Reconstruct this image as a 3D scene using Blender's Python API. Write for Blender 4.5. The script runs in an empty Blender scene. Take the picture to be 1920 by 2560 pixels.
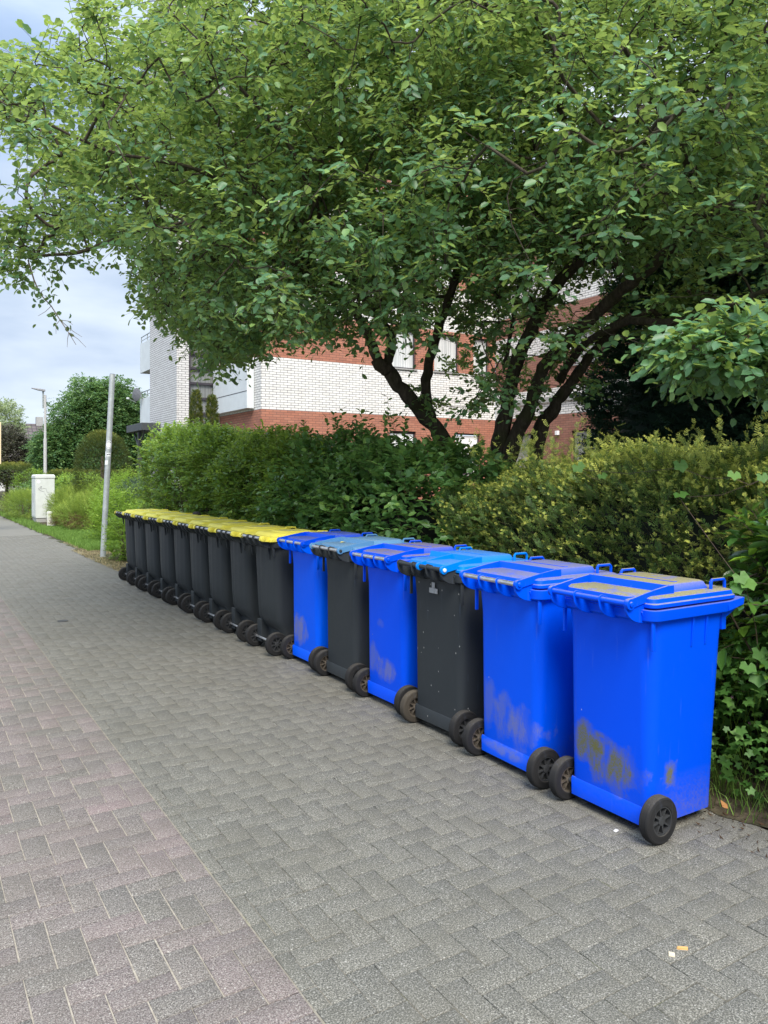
import bpy, math, random
import numpy as np
from mathutils import Vector, Matrix
R = math.radians
random.seed(7); rng = np.random.default_rng(7)
S = bpy.context.scene; C = S.collection

# ------------------------------------------------------------------ camera, sky, sun, exposure
YAW = R(31.7); CS, SN = math.cos(YAW), math.sin(YAW); HC = 1.55; F = 1923.0; HY = 1190.0
cd = bpy.data.cameras.new('camera'); cam = bpy.data.objects.new('camera', cd); C.objects.link(cam)
cam.location = (0, 0, HC); cam.rotation_euler = (R(90), 0, -YAW)
cd.sensor_fit = 'HORIZONTAL'; cd.sensor_width = 36; cd.lens = 36 * F / 1920
cd.shift_y = -(1280 - HY) / 1920
cd.clip_start = 0.05; cd.clip_end = 3000
S.camera = cam
SUN_EL, SUN_AZ = R(50), R(200)       # azimuth the light comes from, measured clockwise from +Y
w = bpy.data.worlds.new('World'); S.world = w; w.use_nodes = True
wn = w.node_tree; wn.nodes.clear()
def wnode(t, **k):
    n = wn.nodes.new(t)
    for a, b in k.items(): setattr(n, a, b)
    return n
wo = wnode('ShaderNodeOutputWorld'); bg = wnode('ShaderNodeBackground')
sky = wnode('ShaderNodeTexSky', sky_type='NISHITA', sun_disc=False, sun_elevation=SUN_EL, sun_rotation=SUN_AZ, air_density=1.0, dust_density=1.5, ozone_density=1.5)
tc = wnode('ShaderNodeTexCoord'); mp = wnode('ShaderNodeMapping'); mp.inputs['Scale'].default_value = (1.0, 1.0, 3.2); mp.inputs['Rotation'].default_value = (0.1, 0.25, 0.6)
nz = wnode('ShaderNodeTexNoise'); nz.inputs['Scale'].default_value = 1.7; nz.inputs['Detail'].default_value = 7; nz.inputs['Roughness'].default_value = .52; nz.inputs['Distortion'].default_value = .35
cr = wnode('ShaderNodeValToRGB'); cr.color_ramp.elements[0].position = .30; cr.color_ramp.elements[1].position = .52
cr.color_ramp.elements[0].color = (.30, .30, .30, 1); cr.color_ramp.elements[1].color = (1, 1, 1, 1)
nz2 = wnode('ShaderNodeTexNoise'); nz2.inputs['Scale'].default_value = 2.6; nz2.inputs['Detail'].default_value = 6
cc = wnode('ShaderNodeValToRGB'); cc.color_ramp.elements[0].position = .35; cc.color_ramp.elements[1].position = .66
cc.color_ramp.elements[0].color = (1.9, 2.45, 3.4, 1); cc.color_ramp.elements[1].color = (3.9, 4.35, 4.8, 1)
mx = wnode('ShaderNodeMix', data_type='RGBA')
L = wn.links.new
L(tc.outputs['Generated'], mp.inputs['Vector']); L(mp.outputs[0], nz.inputs['Vector']); L(mp.outputs[0], nz2.inputs['Vector'])
L(nz.outputs['Fac'], cr.inputs['Fac']); L(nz2.outputs['Fac'], cc.inputs['Fac'])
L(cr.outputs['Color'], mx.inputs['Factor']); L(sky.outputs[0], mx.inputs[6]); L(cc.outputs['Color'], mx.inputs[7])
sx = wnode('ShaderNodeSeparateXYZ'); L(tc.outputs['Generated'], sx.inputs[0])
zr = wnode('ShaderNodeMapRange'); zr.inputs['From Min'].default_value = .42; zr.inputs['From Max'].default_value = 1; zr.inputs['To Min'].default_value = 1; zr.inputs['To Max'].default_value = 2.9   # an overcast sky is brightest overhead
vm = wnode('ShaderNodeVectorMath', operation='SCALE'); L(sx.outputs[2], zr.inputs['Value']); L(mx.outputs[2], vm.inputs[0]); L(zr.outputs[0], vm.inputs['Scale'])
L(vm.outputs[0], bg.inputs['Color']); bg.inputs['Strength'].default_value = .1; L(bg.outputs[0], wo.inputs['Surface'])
ld = bpy.data.lights.new('sun', 'SUN'); ld.energy = 2.0; ld.angle = R(30); ld.color = (1, .93, .82)
sun = bpy.data.objects.new('sun', ld); C.objects.link(sun)
sdir = Vector((math.sin(SUN_AZ) * math.cos(SUN_EL), math.cos(SUN_AZ) * math.cos(SUN_EL), math.sin(SUN_EL)))
sun.rotation_euler = sdir.to_track_quat('Z', 'Y').to_euler()
S.view_settings.view_transform = 'Standard'; S.view_settings.look = 'None'; S.view_settings.gamma = 1
S.view_settings.exposure = 1.33

def W(px, d):                                   # real place on the ray through column px at depth d
    u = (px - 960) / F
    return (d * (SN + CS * u), d * (CS - SN * u))
def Z(py, d): return HC + (HY - py) * d / F
def P(px, py, d): return Vector((*W(px, d), Z(py, d)))

# ------------------------------------------------------------------ material helpers
class NT:
    def __init__(s, name):
        s.m = bpy.data.materials.new(name); s.m.use_nodes = True; s.t = s.m.node_tree; s.t.nodes.clear()
        s.out = s.t.nodes.new('ShaderNodeOutputMaterial')
    def n(s, typ, props=None, **inp):
        n = s.t.nodes.new(typ)
        for a, b in (props or {}).items(): setattr(n, a, b)
        for a, b in inp.items():
            k = a.replace('_', ' ')
            if a.startswith('i') and a[1:].isdigit(): k = int(a[1:])
            s.set(n.inputs[k], b)
        return n
    def set(s, sock, v):
        if isinstance(v, bpy.types.Node): v = v.outputs[0]
        if isinstance(v, bpy.types.NodeSocket): s.t.links.new(v, sock)
        else:
            if sock.type == 'RGBA' and hasattr(v, '__len__') and len(v) == 3: v = (*v, 1)
            sock.default_value = v
    def math(s, op, a, b=0.0, c=None, clamp=False):
        n = s.t.nodes.new('ShaderNodeMath'); n.operation = op; n.use_clamp = clamp
        s.set(n.inputs[0], a); s.set(n.inputs[1], b)
        if c is not None: s.set(n.inputs[2], c)
        return n.outputs[0]
    def mix(s, f, a, b, mode='MIX'):
        n = s.t.nodes.new('ShaderNodeMix'); n.data_type = 'RGBA'; n.blend_type = mode
        s.set(n.inputs[0], f); s.set(n.inputs[6], a); s.set(n.inputs[7], b); return n.outputs[2]
    def obj(s):
        return s.n('ShaderNodeTexCoord').outputs['Object']
    def attr(s, name):
        return s.n('ShaderNodeAttribute', {'attribute_name': name}).outputs['Fac']
    def noise(s, vec, scale, detail=3, rough=.5, dist=0.0, sc=None):
        if sc:
            vec = s.n('ShaderNodeMapping', None, Vector=vec, Scale=sc).outputs[0]
        return s.n('ShaderNodeTexNoise', None, Vector=vec, Scale=scale, Detail=detail, Roughness=rough, Distortion=dist).outputs['Fac']
    def ramp(s, f, stops):
        n = s.t.nodes.new('ShaderNodeValToRGB'); e = n.color_ramp.elements
        while len(e) < len(stops): e.new(.5)
        for i, (p, c) in enumerate(stops):
            e[i].position = p; e[i].color = (*c, 1) if hasattr(c, '__len__') else (c, c, c, 1)
        s.set(n.inputs[0], f); return n.outputs[0]
    def bump(s, h, strength=.3, dist=.01):
        return s.n('ShaderNodeBump', None, Height=h, Strength=strength, Distance=dist).outputs[0]
    def bsdf(s, color, rough=.5, metal=0.0, normal=None, spec=.5, **k):
        n = s.n('ShaderNodeBsdfPrincipled', None, Base_Color=color, Roughness=rough, Metallic=metal)
        n.inputs['Specular IOR Level'].default_value = spec
        if normal is not None: s.set(n.inputs['Normal'], normal)
        for a, b in k.items(): s.set(n.inputs[a.replace('_', ' ')], b)
        return n.outputs[0]
    def done(s, sh):
        s.set(s.out.inputs['Surface'], sh); return s.m

def simple(name, col, rough=.5, metal=0, var=.18, scale=18, spec=.4, bump=.15):
    t = NT(name); o = t.obj(); nf = t.noise(o, scale, 5, .6)
    c = t.mix(t.ramp(nf, [(.3, 0.), (.7, 1.)]), tuple(x * (1 - var) for x in col), tuple(min(1, x * (1 + var)) for x in col))
    r = t.math('ADD', rough - .06, t.math('MULTIPLY', nf, .12))
    return t.done(t.bsdf(c, r, metal, t.bump(nf, bump, .004), spec))

def leaf_mat(name, dark, mid, young, rough=.42, trans=.32, spec=.5, gloss=0):
    t = NT(name); v = t.attr('var')
    c = t.ramp(v, [(0, dark), (.55, mid), (1, young)])
    nf = t.noise(t.obj(), 90, 2)
    c = t.mix(t.math('MULTIPLY', nf, .5), c, tuple(x * .7 for x in mid))
    p = t.bsdf(c, rough, 0, None, spec)
    tr = t.n('ShaderNodeBsdfTranslucent', None, Color=t.mix(.5, c, tuple(min(1, x * 1.8) for x in young))).outputs[0]
    m = t.n('ShaderNodeMixShader', None, Fac=trans, i1=p, i2=tr).outputs[0]
    return t.done(m)

# ------------------------------------------------------------------ mesh helpers
class MB:
    def __init__(s): s.v = []; s.f = []
    def add(s, vs, fs):
        b = len(s.v); s.v += [tuple(x) for x in vs]; s.f += [tuple(b + i for i in f) for f in fs]
    def box(s, x0, x1, y0, y1, z0, z1):
        s.add([(x0, y0, z0), (x1, y0, z0), (x1, y1, z0), (x0, y1, z0), (x0, y0, z1), (x1, y0, z1), (x1, y1, z1), (x0, y1, z1)],
              [(0, 3, 2, 1), (4, 5, 6, 7), (0, 1, 5, 4), (1, 2, 6, 5), (2, 3, 7, 6), (3, 0, 4, 7)])
    def loft(s, rings, cap=True):
        n = len(rings[0]); vs = [p for r in rings for p in r]; fs = []
        for k in range(len(rings) - 1):
            for i in range(n):
                j = (i + 1) % n
                fs.append((k * n + i, k * n + j, (k + 1) * n + j, (k + 1) * n + i))
        if cap: fs.append(tuple(reversed(range(n)))); fs.append(tuple((len(rings) - 1) * n + i for i in range(n)))
        s.add(vs, fs)
    def tube(s, path, rad, n=8, cap=True):
        path = [Vector(p) for p in path]
        if not hasattr(rad, '__len__'): rad = [rad] * len(path)
        rings = []; up = None
        for i, p in enumerate(path):
            d = (path[min(i + 1, len(path) - 1)] - path[max(i - 1, 0)]).normalized()
            if up is None: up = d.orthogonal().normalized()
            up = (up - d * up.dot(d)).normalized(); sd = d.cross(up)
            rings.append([p + (up * math.cos(2 * math.pi * k / n) + sd * math.sin(2 * math.pi * k / n)) * rad[i] for k in range(n)])
        s.loft(rings, cap)
    def prism(s, prof, x0, x1):                 # profile in (y,z), extruded along x
        n = len(prof)
        s.add([(x0, y, z) for y, z in prof] + [(x1, y, z) for y, z in prof],
              [tuple(range(n)), tuple(reversed(range(n, 2 * n)))] + [(i, i + n, (i + 1) % n + n, (i + 1) % n) for i in range(n)])
    def lathe(s, prof, n=28, axis='x', o=(0, 0, 0)):   # profile (along axis, radius), open ends closed by radius 0
        rings = []
        for a, r in prof:
            ring = []
            for k in range(n):
                c, sn_ = r * math.cos(2 * math.pi * k / n), r * math.sin(2 * math.pi * k / n)
                p = (a, c, sn_) if axis == 'x' else ((c, sn_, a) if axis == 'z' else (sn_, a, c))
                ring.append((p[0] + o[0], p[1] + o[1], p[2] + o[2]))
            rings.append(ring)
        s.loft(rings, True)
    def build(s, name, mat, parent=None, smooth=35, bevel=0, loc=None):
        me = bpy.data.meshes.new(name); me.from_pydata(s.v, [], s.f); me.materials.append(mat)
        import bmesh
        b = bmesh.new(); b.from_mesh(me); bmesh.ops.recalc_face_normals(b, faces=b.faces); b.to_mesh(me); b.free()
        if smooth:
            me.shade_smooth(); me.set_sharp_from_angle(angle=R(smooth))
        o = bpy.data.objects.new(name, me); C.objects.link(o)
        if parent: o.parent = parent
        if loc: o.location = loc
        if bevel:
            m = o.modifiers.new('bevel', 'BEVEL'); m.width = bevel; m.segments = 2; m.limit_method = 'ANGLE'; m.angle_limit = R(40); m.harden_normals = False
        return o

def tag(o, label=None, cat=None, group=None, kind=None):
    if label: o['label'] = label
    if cat: o['category'] = cat
    if group: o['group'] = group
    if kind: o['kind'] = kind
    return o
def thing(name, loc=(0, 0, 0), rz=0):
    o = bpy.data.objects.new(name, None); C.objects.link(o); o.location = loc; o.rotation_euler = (0, 0, rz); o.empty_display_size = .2
    return o
def copy_tree(o, parent=None):
    c = o.copy(); C.objects.link(c); c.parent = parent
    for ch in o.children: copy_tree(ch, c)
    return c
def np_mesh(name, verts, faces, mat, parent=None, attrs=None, smooth=False):
    """verts (N,3), faces (M,4) or (M,3) arrays"""
    verts = np.asarray(verts, np.float32); faces = np.asarray(faces, np.int32); k = faces.shape[1]
    me = bpy.data.meshes.new(name)
    me.vertices.add(len(verts)); me.vertices.foreach_set('co', verts.ravel())
    me.loops.add(faces.size); me.loops.foreach_set('vertex_index', faces.ravel())
    me.polygons.add(len(faces)); me.polygons.foreach_set('loop_start', np.arange(0, faces.size, k, dtype=np.int32))
    me.update(calc_edges=True)
    for a, vals in (attrs or {}).items():
        at = me.attributes.new(a, 'FLOAT', 'POINT'); at.data.foreach_set('value', np.asarray(vals, np.float32))
    me.materials.append(mat)
    if smooth: me.shade_smooth()
    o = bpy.data.objects.new(name, me); C.objects.link(o)
    if parent: o.parent = parent
    return o
def nrm(a): return a / np.maximum(np.linalg.norm(a, axis=-1, keepdims=True), 1e-9)
def rand_dir(n): return nrm(rng.normal(size=(n, 3)))

# leaf outlines: (t along, half width) ; folded along the midrib
def leaves(name, pos, d, nor, ln, wd, var, mat, parent=None, fold=.25, curl=.15, shape='oval'):
    """oval leaves, two quads each side"""
    n = len(pos); d = nrm(d); side = nrm(np.cross(d, nor)); up = np.cross(side, d)
    ln = np.asarray(ln)[:, None] * np.ones((n, 1)); wd = np.asarray(wd)[:, None] * np.ones((n, 1))
    if shape == 'oval': ts = [(.0, 0), (.28, .85), (.68, .9), (1., 0)]
    elif shape == 'ovate': ts = [(.0, 0), (.22, .95), (.6, .75), (1., 0)]
    else: ts = [(.0, 0), (.35, .8), (.7, .7), (1., 0)]
    vs = []
    b = pos; m1 = pos + d * ln * ts[1][0]; m2 = pos + d * ln * ts[2][0] - up * ln * curl * .35; tp = pos + d * ln - up * ln * curl
    r1 = m1 + side * wd * ts[1][1] * .5 + up * wd * fold; l1 = m1 - side * wd * ts[1][1] * .5 + up * wd * fold
    r2 = m2 + side * wd * ts[2][1] * .5 + up * wd * fold; l2 = m2 - side * wd * ts[2][1] * .5 + up * wd * fold
    V = np.stack([b, r1, r2, tp, l2, l1], 1).reshape(-1, 3)
    i = np.arange(n)[:, None] * 6
    Fc = np.concatenate([i + np.array([[0, 1, 2, 3]]), i + np.array([[0, 3, 4, 5]])], 0)
    return np_mesh(name, V, Fc, mat, parent, {'var': np.repeat(var, 6)})

def sprays(org, dr, k, tl, spread=.8, droop=.15):
    """k leaves along each twig; returns leaf pos, dir, normal"""
    n = len(org); t = (np.arange(k) + .6) / k
    t = np.broadcast_to(t, (n, k)) + rng.uniform(-.25, .25, (n, k)) / k
    tl = np.broadcast_to(np.asarray(tl), (n,))[:, None, None]
    d = nrm(dr)[:, None, :]; ref = rand_dir(n)[:, None, :]; up = np.array([[[0, 0, 1.]]])
    sd = nrm(np.cross(d, up + ref * .35)); pos = org[:, None, :] + d * t[..., None] * tl
    pos = pos + up * (-(t[..., None] ** 2) * droop * tl)
    sg = np.where(np.arange(k) % 2 == 0, 1., -1.)[None, :, None]
    ld = nrm(d * .65 + sd * sg * spread + rng.normal(size=(n, k, 3)) * .28 + up * -.12)
    nr = nrm(up + rng.normal(size=(n, k, 3)) * .38 + d * .1)
    return pos.reshape(-1, 3), ld.reshape(-1, 3), nr.reshape(-1, 3), t.reshape(-1)

_ph = rng.uniform(0, 6.28, (3, 12)); _fr = rng.normal(size=(12, 3))
def wob(p, scale=1.0):
    v = 0
    for i in range(12): v = v + np.sin(p @ _fr[i] * scale * (1 + .35 * i) + _ph[0, i]) / (1 + .3 * i)
    return v / 3.2

def shell(n, c, r, power=2.0, depth=.35, bump=.18, bs=2.0, zmin=None, upper=False):
    """points in the outer shell of a bumpy superellipsoid, plus outward normals"""
    c = np.array(c, float); r = np.array(r, float)
    q = rand_dir(int(n * 1.8))
    if upper: q[:, 2] = np.abs(q[:, 2]) * np.where(rng.random(len(q)) < .85, 1, -1)
    k = (np.abs(q[:, 0]) ** power + np.abs(q[:, 1]) ** power + np.abs(q[:, 2]) ** power) ** (-1 / power)
    rad = 1 - depth * rng.random(len(q)) ** 1.6
    p = c + q * k[:, None] * r * rad[:, None]
    p = p + nrm(q) * (wob(p, bs) * bump * min(r))[:, None]
    out = nrm(q / r)
    if zmin is not None:
        ok = p[:, 2] > zmin; p, out = p[ok], out[ok]
    return p[:n], out[:n]

def blades(name, base, h, wd, lean, var, mat, parent=None):
    n = len(base); a = rng.uniform(0, 6.28, n); sd = np.stack([np.cos(a), np.sin(a), 0 * a], 1); b = rng.uniform(0, 6.28, n)
    ln = np.stack([np.cos(b), np.sin(b), 0 * b], 1) * np.asarray(lean)[:, None]; h = np.asarray(h)[:, None]; wd = np.asarray(wd)[:, None] * sd
    up = np.array([[0, 0, 1.]])
    V = np.stack([base - wd, base + wd, base + up * h * .6 + ln * h * .35 + wd * .7, base + up * h * .6 + ln * h * .35 - wd * .7,
                  base + up * h * (1 - .3 * np.minimum(1, np.abs(np.asarray(lean)[:, None]))) + ln * h], 1).reshape(-1, 3)
    i = np.arange(n)[:, None] * 5
    Fc = np.concatenate([i + np.array([[0, 1, 2, 3]]), i + np.array([[3, 2, 4, 4]])], 0)
    # second set as quads with a doubled tip is degenerate: use triangles for all
    T = np.concatenate([i + np.array([[0, 1, 2]]), i + np.array([[0, 2, 3]]), i + np.array([[3, 2, 4]])], 0)
    return np_mesh(name, V, T, mat, parent, {'var': np.repeat(var, 5)})

# ------------------------------------------------------------------ materials
M = {}
def paver_mat():
    t = NT('concrete_paver'); o = t.obj(); v = t.attr('var'); z = t.attr('zone')
    grey = t.ramp(v, [(0, (.118, .115, .098)), (.5, (.128, .124, .105)), (1, (.138, .133, .112))])
    pink = t.ramp(v, [(0, (.130, .118, .112)), (.35, (.185, .145, .142)), (1, (.235, .168, .168))])
    c = t.mix(z, grey, pink)
    big = t.noise(o, .9, 4, .6); c = t.mix(t.ramp(big, [(.35, 0.), (.7, .35)]), c, (.13, .124, .10))
    n1 = t.noise(o, 185, 4, .85); c = t.mix(t.ramp(n1, [(.40, .85), (.50, 0.)]), c, (.035, .035, .033))
    c = t.mix(t.ramp(n1, [(.52, 0.), (.62, .75)]), c, (.46, .44, .385))
    vo = t.n('ShaderNodeTexVoronoi', {'feature': 'F1'}, Vector=o, Scale=75.0, Randomness=1.0)
    sel = t.math('GREATER_THAN', t.n('ShaderNodeSeparateColor', None, Color=vo.outputs['Color']).outputs[0], .90)
    chip = t.math('MULTIPLY', sel, t.math('LESS_THAN', vo.outputs['Distance'], .22))
    c = t.mix(t.math('MULTIPLY', chip, .55), c, (.55, .53, .48))
    n3 = t.noise(o, 62, 4, .7); c = t.mix(t.ramp(n3, [(.38, .25), (.50, 0.)]), c, (.085, .085, .08)); c = t.mix(t.ramp(n3, [(.52, 0.), (.66, .22)]), c, (.36, .355, .33))
    n4 = t.noise(o, 2.6, 5, .7, .6); c = t.mix(t.ramp(n4, [(.42, 0.), (.62, .3)]), c, (.10, .093, .072))
    h = t.math('ADD', n1, n3)
    return t.done(t.bsdf(c, .85, 0, t.bump(h, .4, .003), .25))
M['paver'] = paver_mat()
def joint_mat():
    t = NT('joint_sand'); o = t.obj(); x = t.n('ShaderNodeSeparateXYZ', None, Vector=o).outputs[0]
    k = t.math('ADD', x, t.math('MULTIPLY', t.noise(o, .7, 3), 1.0))
    sand = t.ramp(t.noise(o, 40, 4), [(.3, (.24, .215, .175)), (.7, (.38, .345, .29))])
    moss = t.ramp(t.noise(o, 5, 5, .7), [(.35, (.095, .088, .068)), (.56, (.122, .113, .087)), (.64, (.10, .115, .035))])
    return t.done(t.bsdf(t.mix(t.math('MULTIPLY', t.math('SUBTRACT', k, 1.15), 1.4, clamp=True), sand, moss), .95, 0, None, .1))
M['joint'] = joint_mat()
def soil_mat():
    t = NT('garden_soil'); o = t.obj(); n1 = t.noise(o, 14, 6, .7); n2 = t.noise(o, .8, 3)
    c = t.ramp(n1, [(.3, (.03, .024, .018)), (.55, (.075, .06, .042)), (.75, (.15, .12, .085))])
    c = t.mix(t.ramp(n2, [(.45, 0.), (.6, .6)]), c, (.05, .08, .025))
    return t.done(t.bsdf(c, .95, 0, t.bump(n1, .8, .03), .1))
M['soil'] = soil_mat()
def far_mat():
    t = NT('road_asphalt'); o = t.obj(); n1 = t.noise(o, 9, 6, .7)
    return t.done(t.bsdf(t.ramp(n1, [(.3, (.15, .15, .15)), (.7, (.2, .2, .195))]), .9, 0, None, .2))
M['farpave'] = far_mat()

def plastic(name, col, stains=(), dust=0.0, dustcol=(.24, .22, .12), specks=0.0, rough=.36, base_dirt=0.0):
    """moulded plastic; stains = (x0,x1,y0,y1,z0,z1,strength,streak) boxes in bin coordinates; dust lies on upward faces"""
    t = NT(name); o = t.obj(); sp = t.n('ShaderNodeSeparateXYZ', None, Vector=o); X, Y, Zc = sp.outputs
    nb = t.noise(o, 3.5, 4, .55)
    c = t.mix(t.math('MULTIPLY', nb, .35), col, tuple(x * .82 for x in col))
    rg = t.math('ADD', rough - .05, t.math('MULTIPLY', t.noise(o, 25, 3), .16))
    fine = t.noise(o, 140, 3, .7)
    for (x0, x1, y0, y1, z0, z1, st, stk, scol) in stains:
        n1 = t.noise(o, 16, 4, .65, .4, (1, 1, .28 if stk else 1)); n2 = t.noise(o, 10, 5, .65)
        def dist(v, a, b): return t.math('DIVIDE', t.math('ABSOLUTE', t.math('SUBTRACT', v, (a + b) / 2)), (b - a) / 2)
        r = t.math('MAXIMUM', t.math('ADD', t.math('POWER', dist(X, x0, x1), 2.), t.math('POWER', dist(Zc, z0, z1), 2.)), dist(Y, y0, y1))
        e = t.math('SUBTRACT', 1.15, r)
        e = t.math('ADD', e, t.math('MULTIPLY', t.math('SUBTRACT', n2, .5), 3.6))
        e = t.math('MULTIPLY', e, t.ramp(n1, [(.36, .22), (.60, 1.)]))
        e = t.math('MULTIPLY', t.ramp(e, [(.0, 0.), (.85, 1.)]), t.math('LESS_THAN', r, 1.9))
        e = t.math('MULTIPLY', e, t.math('MULTIPLY', t.ramp(fine, [(.3, .65), (.6, 1.)]), st))
        c = t.mix(e, c, scol); rg = t.math('ADD', rg, t.math('MULTIPLY', e, .4))
    if dust:
        nz_ = t.n('ShaderNodeSeparateXYZ', None, Vector=t.n('ShaderNodeNewGeometry').outputs['Normal']).outputs[2]
        up = t.ramp(nz_, [(.45, 0.), (.97, 1.)])
        pat = t.ramp(t.noise(o, 7, 6, .72, .3), [(.22, .15), (.46, 1.)])
        e = t.math('MULTIPLY', t.math('MULTIPLY', up, pat), dust)
        dc = t.mix(t.ramp(fine, [(.35, 0.), (.65, 1.)]), tuple(x * .75 for x in dustcol), tuple(x * 1.15 for x in dustcol))
        c = t.mix(e, c, dc); rg = t.math('ADD', rg, t.math('MULTIPLY', e, .4), clamp=True)
    if specks:
        vo = t.n('ShaderNodeTexVoronoi', {'feature': 'F1'}, Vector=t.n('ShaderNodeMapping', None, Vector=o, Scale=(1, 1, .6)).outputs[0], Scale=26.0)
        sel = t.math('GREATER_THAN', t.n('ShaderNodeSeparateColor', None, Color=vo.outputs['Color']).outputs[0], 1 - specks)
        k = t.math('MULTIPLY', sel, t.math('LESS_THAN', vo.outputs['Distance'], .085))
        c = t.mix(t.math('MULTIPLY', k, .6), c, (.5, .5, .48))
    scr = t.noise(o, 9, 2, .5, 0, (6, 6, .5)); c = t.mix(t.ramp(scr, [(.67, 0.), (.8, .07)]), c, (.3, .4, .6))
    if base_dirt:
        e = t.math('MULTIPLY', t.math('SUBTRACT', .26, Zc), 4.0, clamp=True)
        e = t.math('MULTIPLY', e, t.math('MULTIPLY', t.ramp(t.noise(o, 60, 4, .8), [(.35, 0.), (.7, 1.)]), base_dirt)); e = t.math('MULTIPLY', e, t.math('ADD', .12, t.math('MULTIPLY', t.math('SUBTRACT', Y, .03), 6.0, clamp=True), clamp=True))
        c = t.mix(e, c, (.17, .14, .12))
    return t.done(t.bsdf(c, rg, 0, t.bump(fine, .06, .002), .13))
BLUE = (.0, .074, .78); BLACK = (.034, .040, .045); OL = (.13, .13, .045); GR = (.15, .17, .27)
M['blue1'] = plastic('blue_plastic_scrubbed', BLUE, [(-.225, -.02, -.2, .2, .21, .41, 1.0, 1, OL), (-.13, .19, -.2, .2, .13, .37, 1.0, 1, OL), (.14, .34, .09, .17, .19, .31, 1.0, 0, OL)], .55, (.2, .19, .14), .03, base_dirt=.7)
M['blue2'] = plastic('blue_plastic_streaked', (.0, .085, .80), [(-.24, -.08, -.2, .2, .18, .46, .42, 1, GR), (-.12, .06, -.2, .2, .15, .42, .5, 1, GR), (.0, .22, -.2, .2, .13, .38, .55, 1, (.2, .2, .22)), (-.2, .2, -.2, .2, .06, .13, .6, 0, GR)], .4, (.2, .19, .14), .02, base_dirt=.3)
M['blue4'] = plastic('blue_plastic_faded', (.0, .075, .78), [(-.23, -.06, -.2, .2, .19, .40, .5, 1, GR), (-.10, .14, -.2, .2, .16, .33, .6, 1, (.2, .2, .22)), (-.1, .0, -.2, .2, .52, .58, .3, 0, GR)], .4, (.2, .19, .14), .02, base_dirt=.3)
M['blue6'] = plastic('blue_plastic_plain', (.0, .10, .86), [(-.22, .06, -.2, .2, .15, .40, .75, 1, (.2, .2, .24))], .3, (.2, .19, .14), .0)
M['lid1'] = plastic('blue_lid_mossy', BLUE, (), 1.0, (.24, .22, .125))
M['lid2'] = plastic('blue_lid_dusty', (.0, .085, .80), (), .72, (.22, .2, .13))
M['lid4'] = plastic('blue_lid_brown', (.0, .075, .78), (), .8, (.2, .17, .11))
M['lid6'] = plastic('blue_lid_grey', (.0, .07, .7), (), .6, (.14, .15, .2))
M['lidlight'] = plastic('light_blue_lid', (.0, .2, .72), (), .3, (.2, .19, .16), rough=.3)
M['lidpale'] = plastic('pale_blue_lid', (.09, .24, .45), (), .35, (.17, .19, .2), rough=.3)
M['black'] = plastic('black_plastic', BLACK, (), .2, (.1, .1, .1), .0, rough=.42, base_dirt=.5)
M['blackspeck'] = plastic('black_plastic_speckled', BLACK, (), .3, (.1, .1, .1), .5, rough=.42, base_dirt=.5)
M['yellow'] = plastic('yellow_lid', (.86, .76, .10), (), .25, (.42, .39, .17), rough=.4)
M['rubber'] = plastic('wheel_rubber', (.022, .022, .023), (), .5, (.11, .1, .085), .2, rough=.65)
M['rubberdirty'] = plastic('wheel_rubber_muddy', (.06, .052, .042), (), .5, (.14, .12, .09), .3, rough=.8)
M['rim'] = simple('wheel_rim_plastic', (.035, .037, .04), .5)
M['rimdirty'] = simple('wheel_rim_muddy', (.075, .062, .048), .85, 0, .5, 60)
M['steel'] = simple('worn_steel', (.55, .56, .58), .35, .8, .2, 40)
M['axle'] = simple('axle_steel', (.06, .07, .085), .5, .3)
M['white_bolt'] = simple('white_bolt', (.6, .65, .7), .4)
M['sticker'] = simple('sticker_grey', (.3, .31, .32), .6, 0, .3, 60)

# ------------------------------------------------------------------ wheeled bins
# bin coordinates: x across the wheels, y = 0 on the wheel line, y grows towards the front lip, handle at y = -0.13
def rr(x0, x1, y0, y1, r, z, n=6, r2=None):
    """rounded rectangle ring; r = radius of the two corners on the wheel side, r2 on the lip side"""
    r2 = r if r2 is None else r2; out = []
    for (cx, cy, a0, q) in ((x1 - r2, y1 - r2, 0, r2), (x0 + r2, y1 - r2, 90, r2), (x0 + r, y0 + r, 180, r), (x1 - r, y0 + r, 270, r)):
        for k in range(n):
            a = R(a0 + 90 * k / (n - 1)); out.append((cx + q * math.cos(a), cy + q * math.sin(a), z))
    return out

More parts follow.
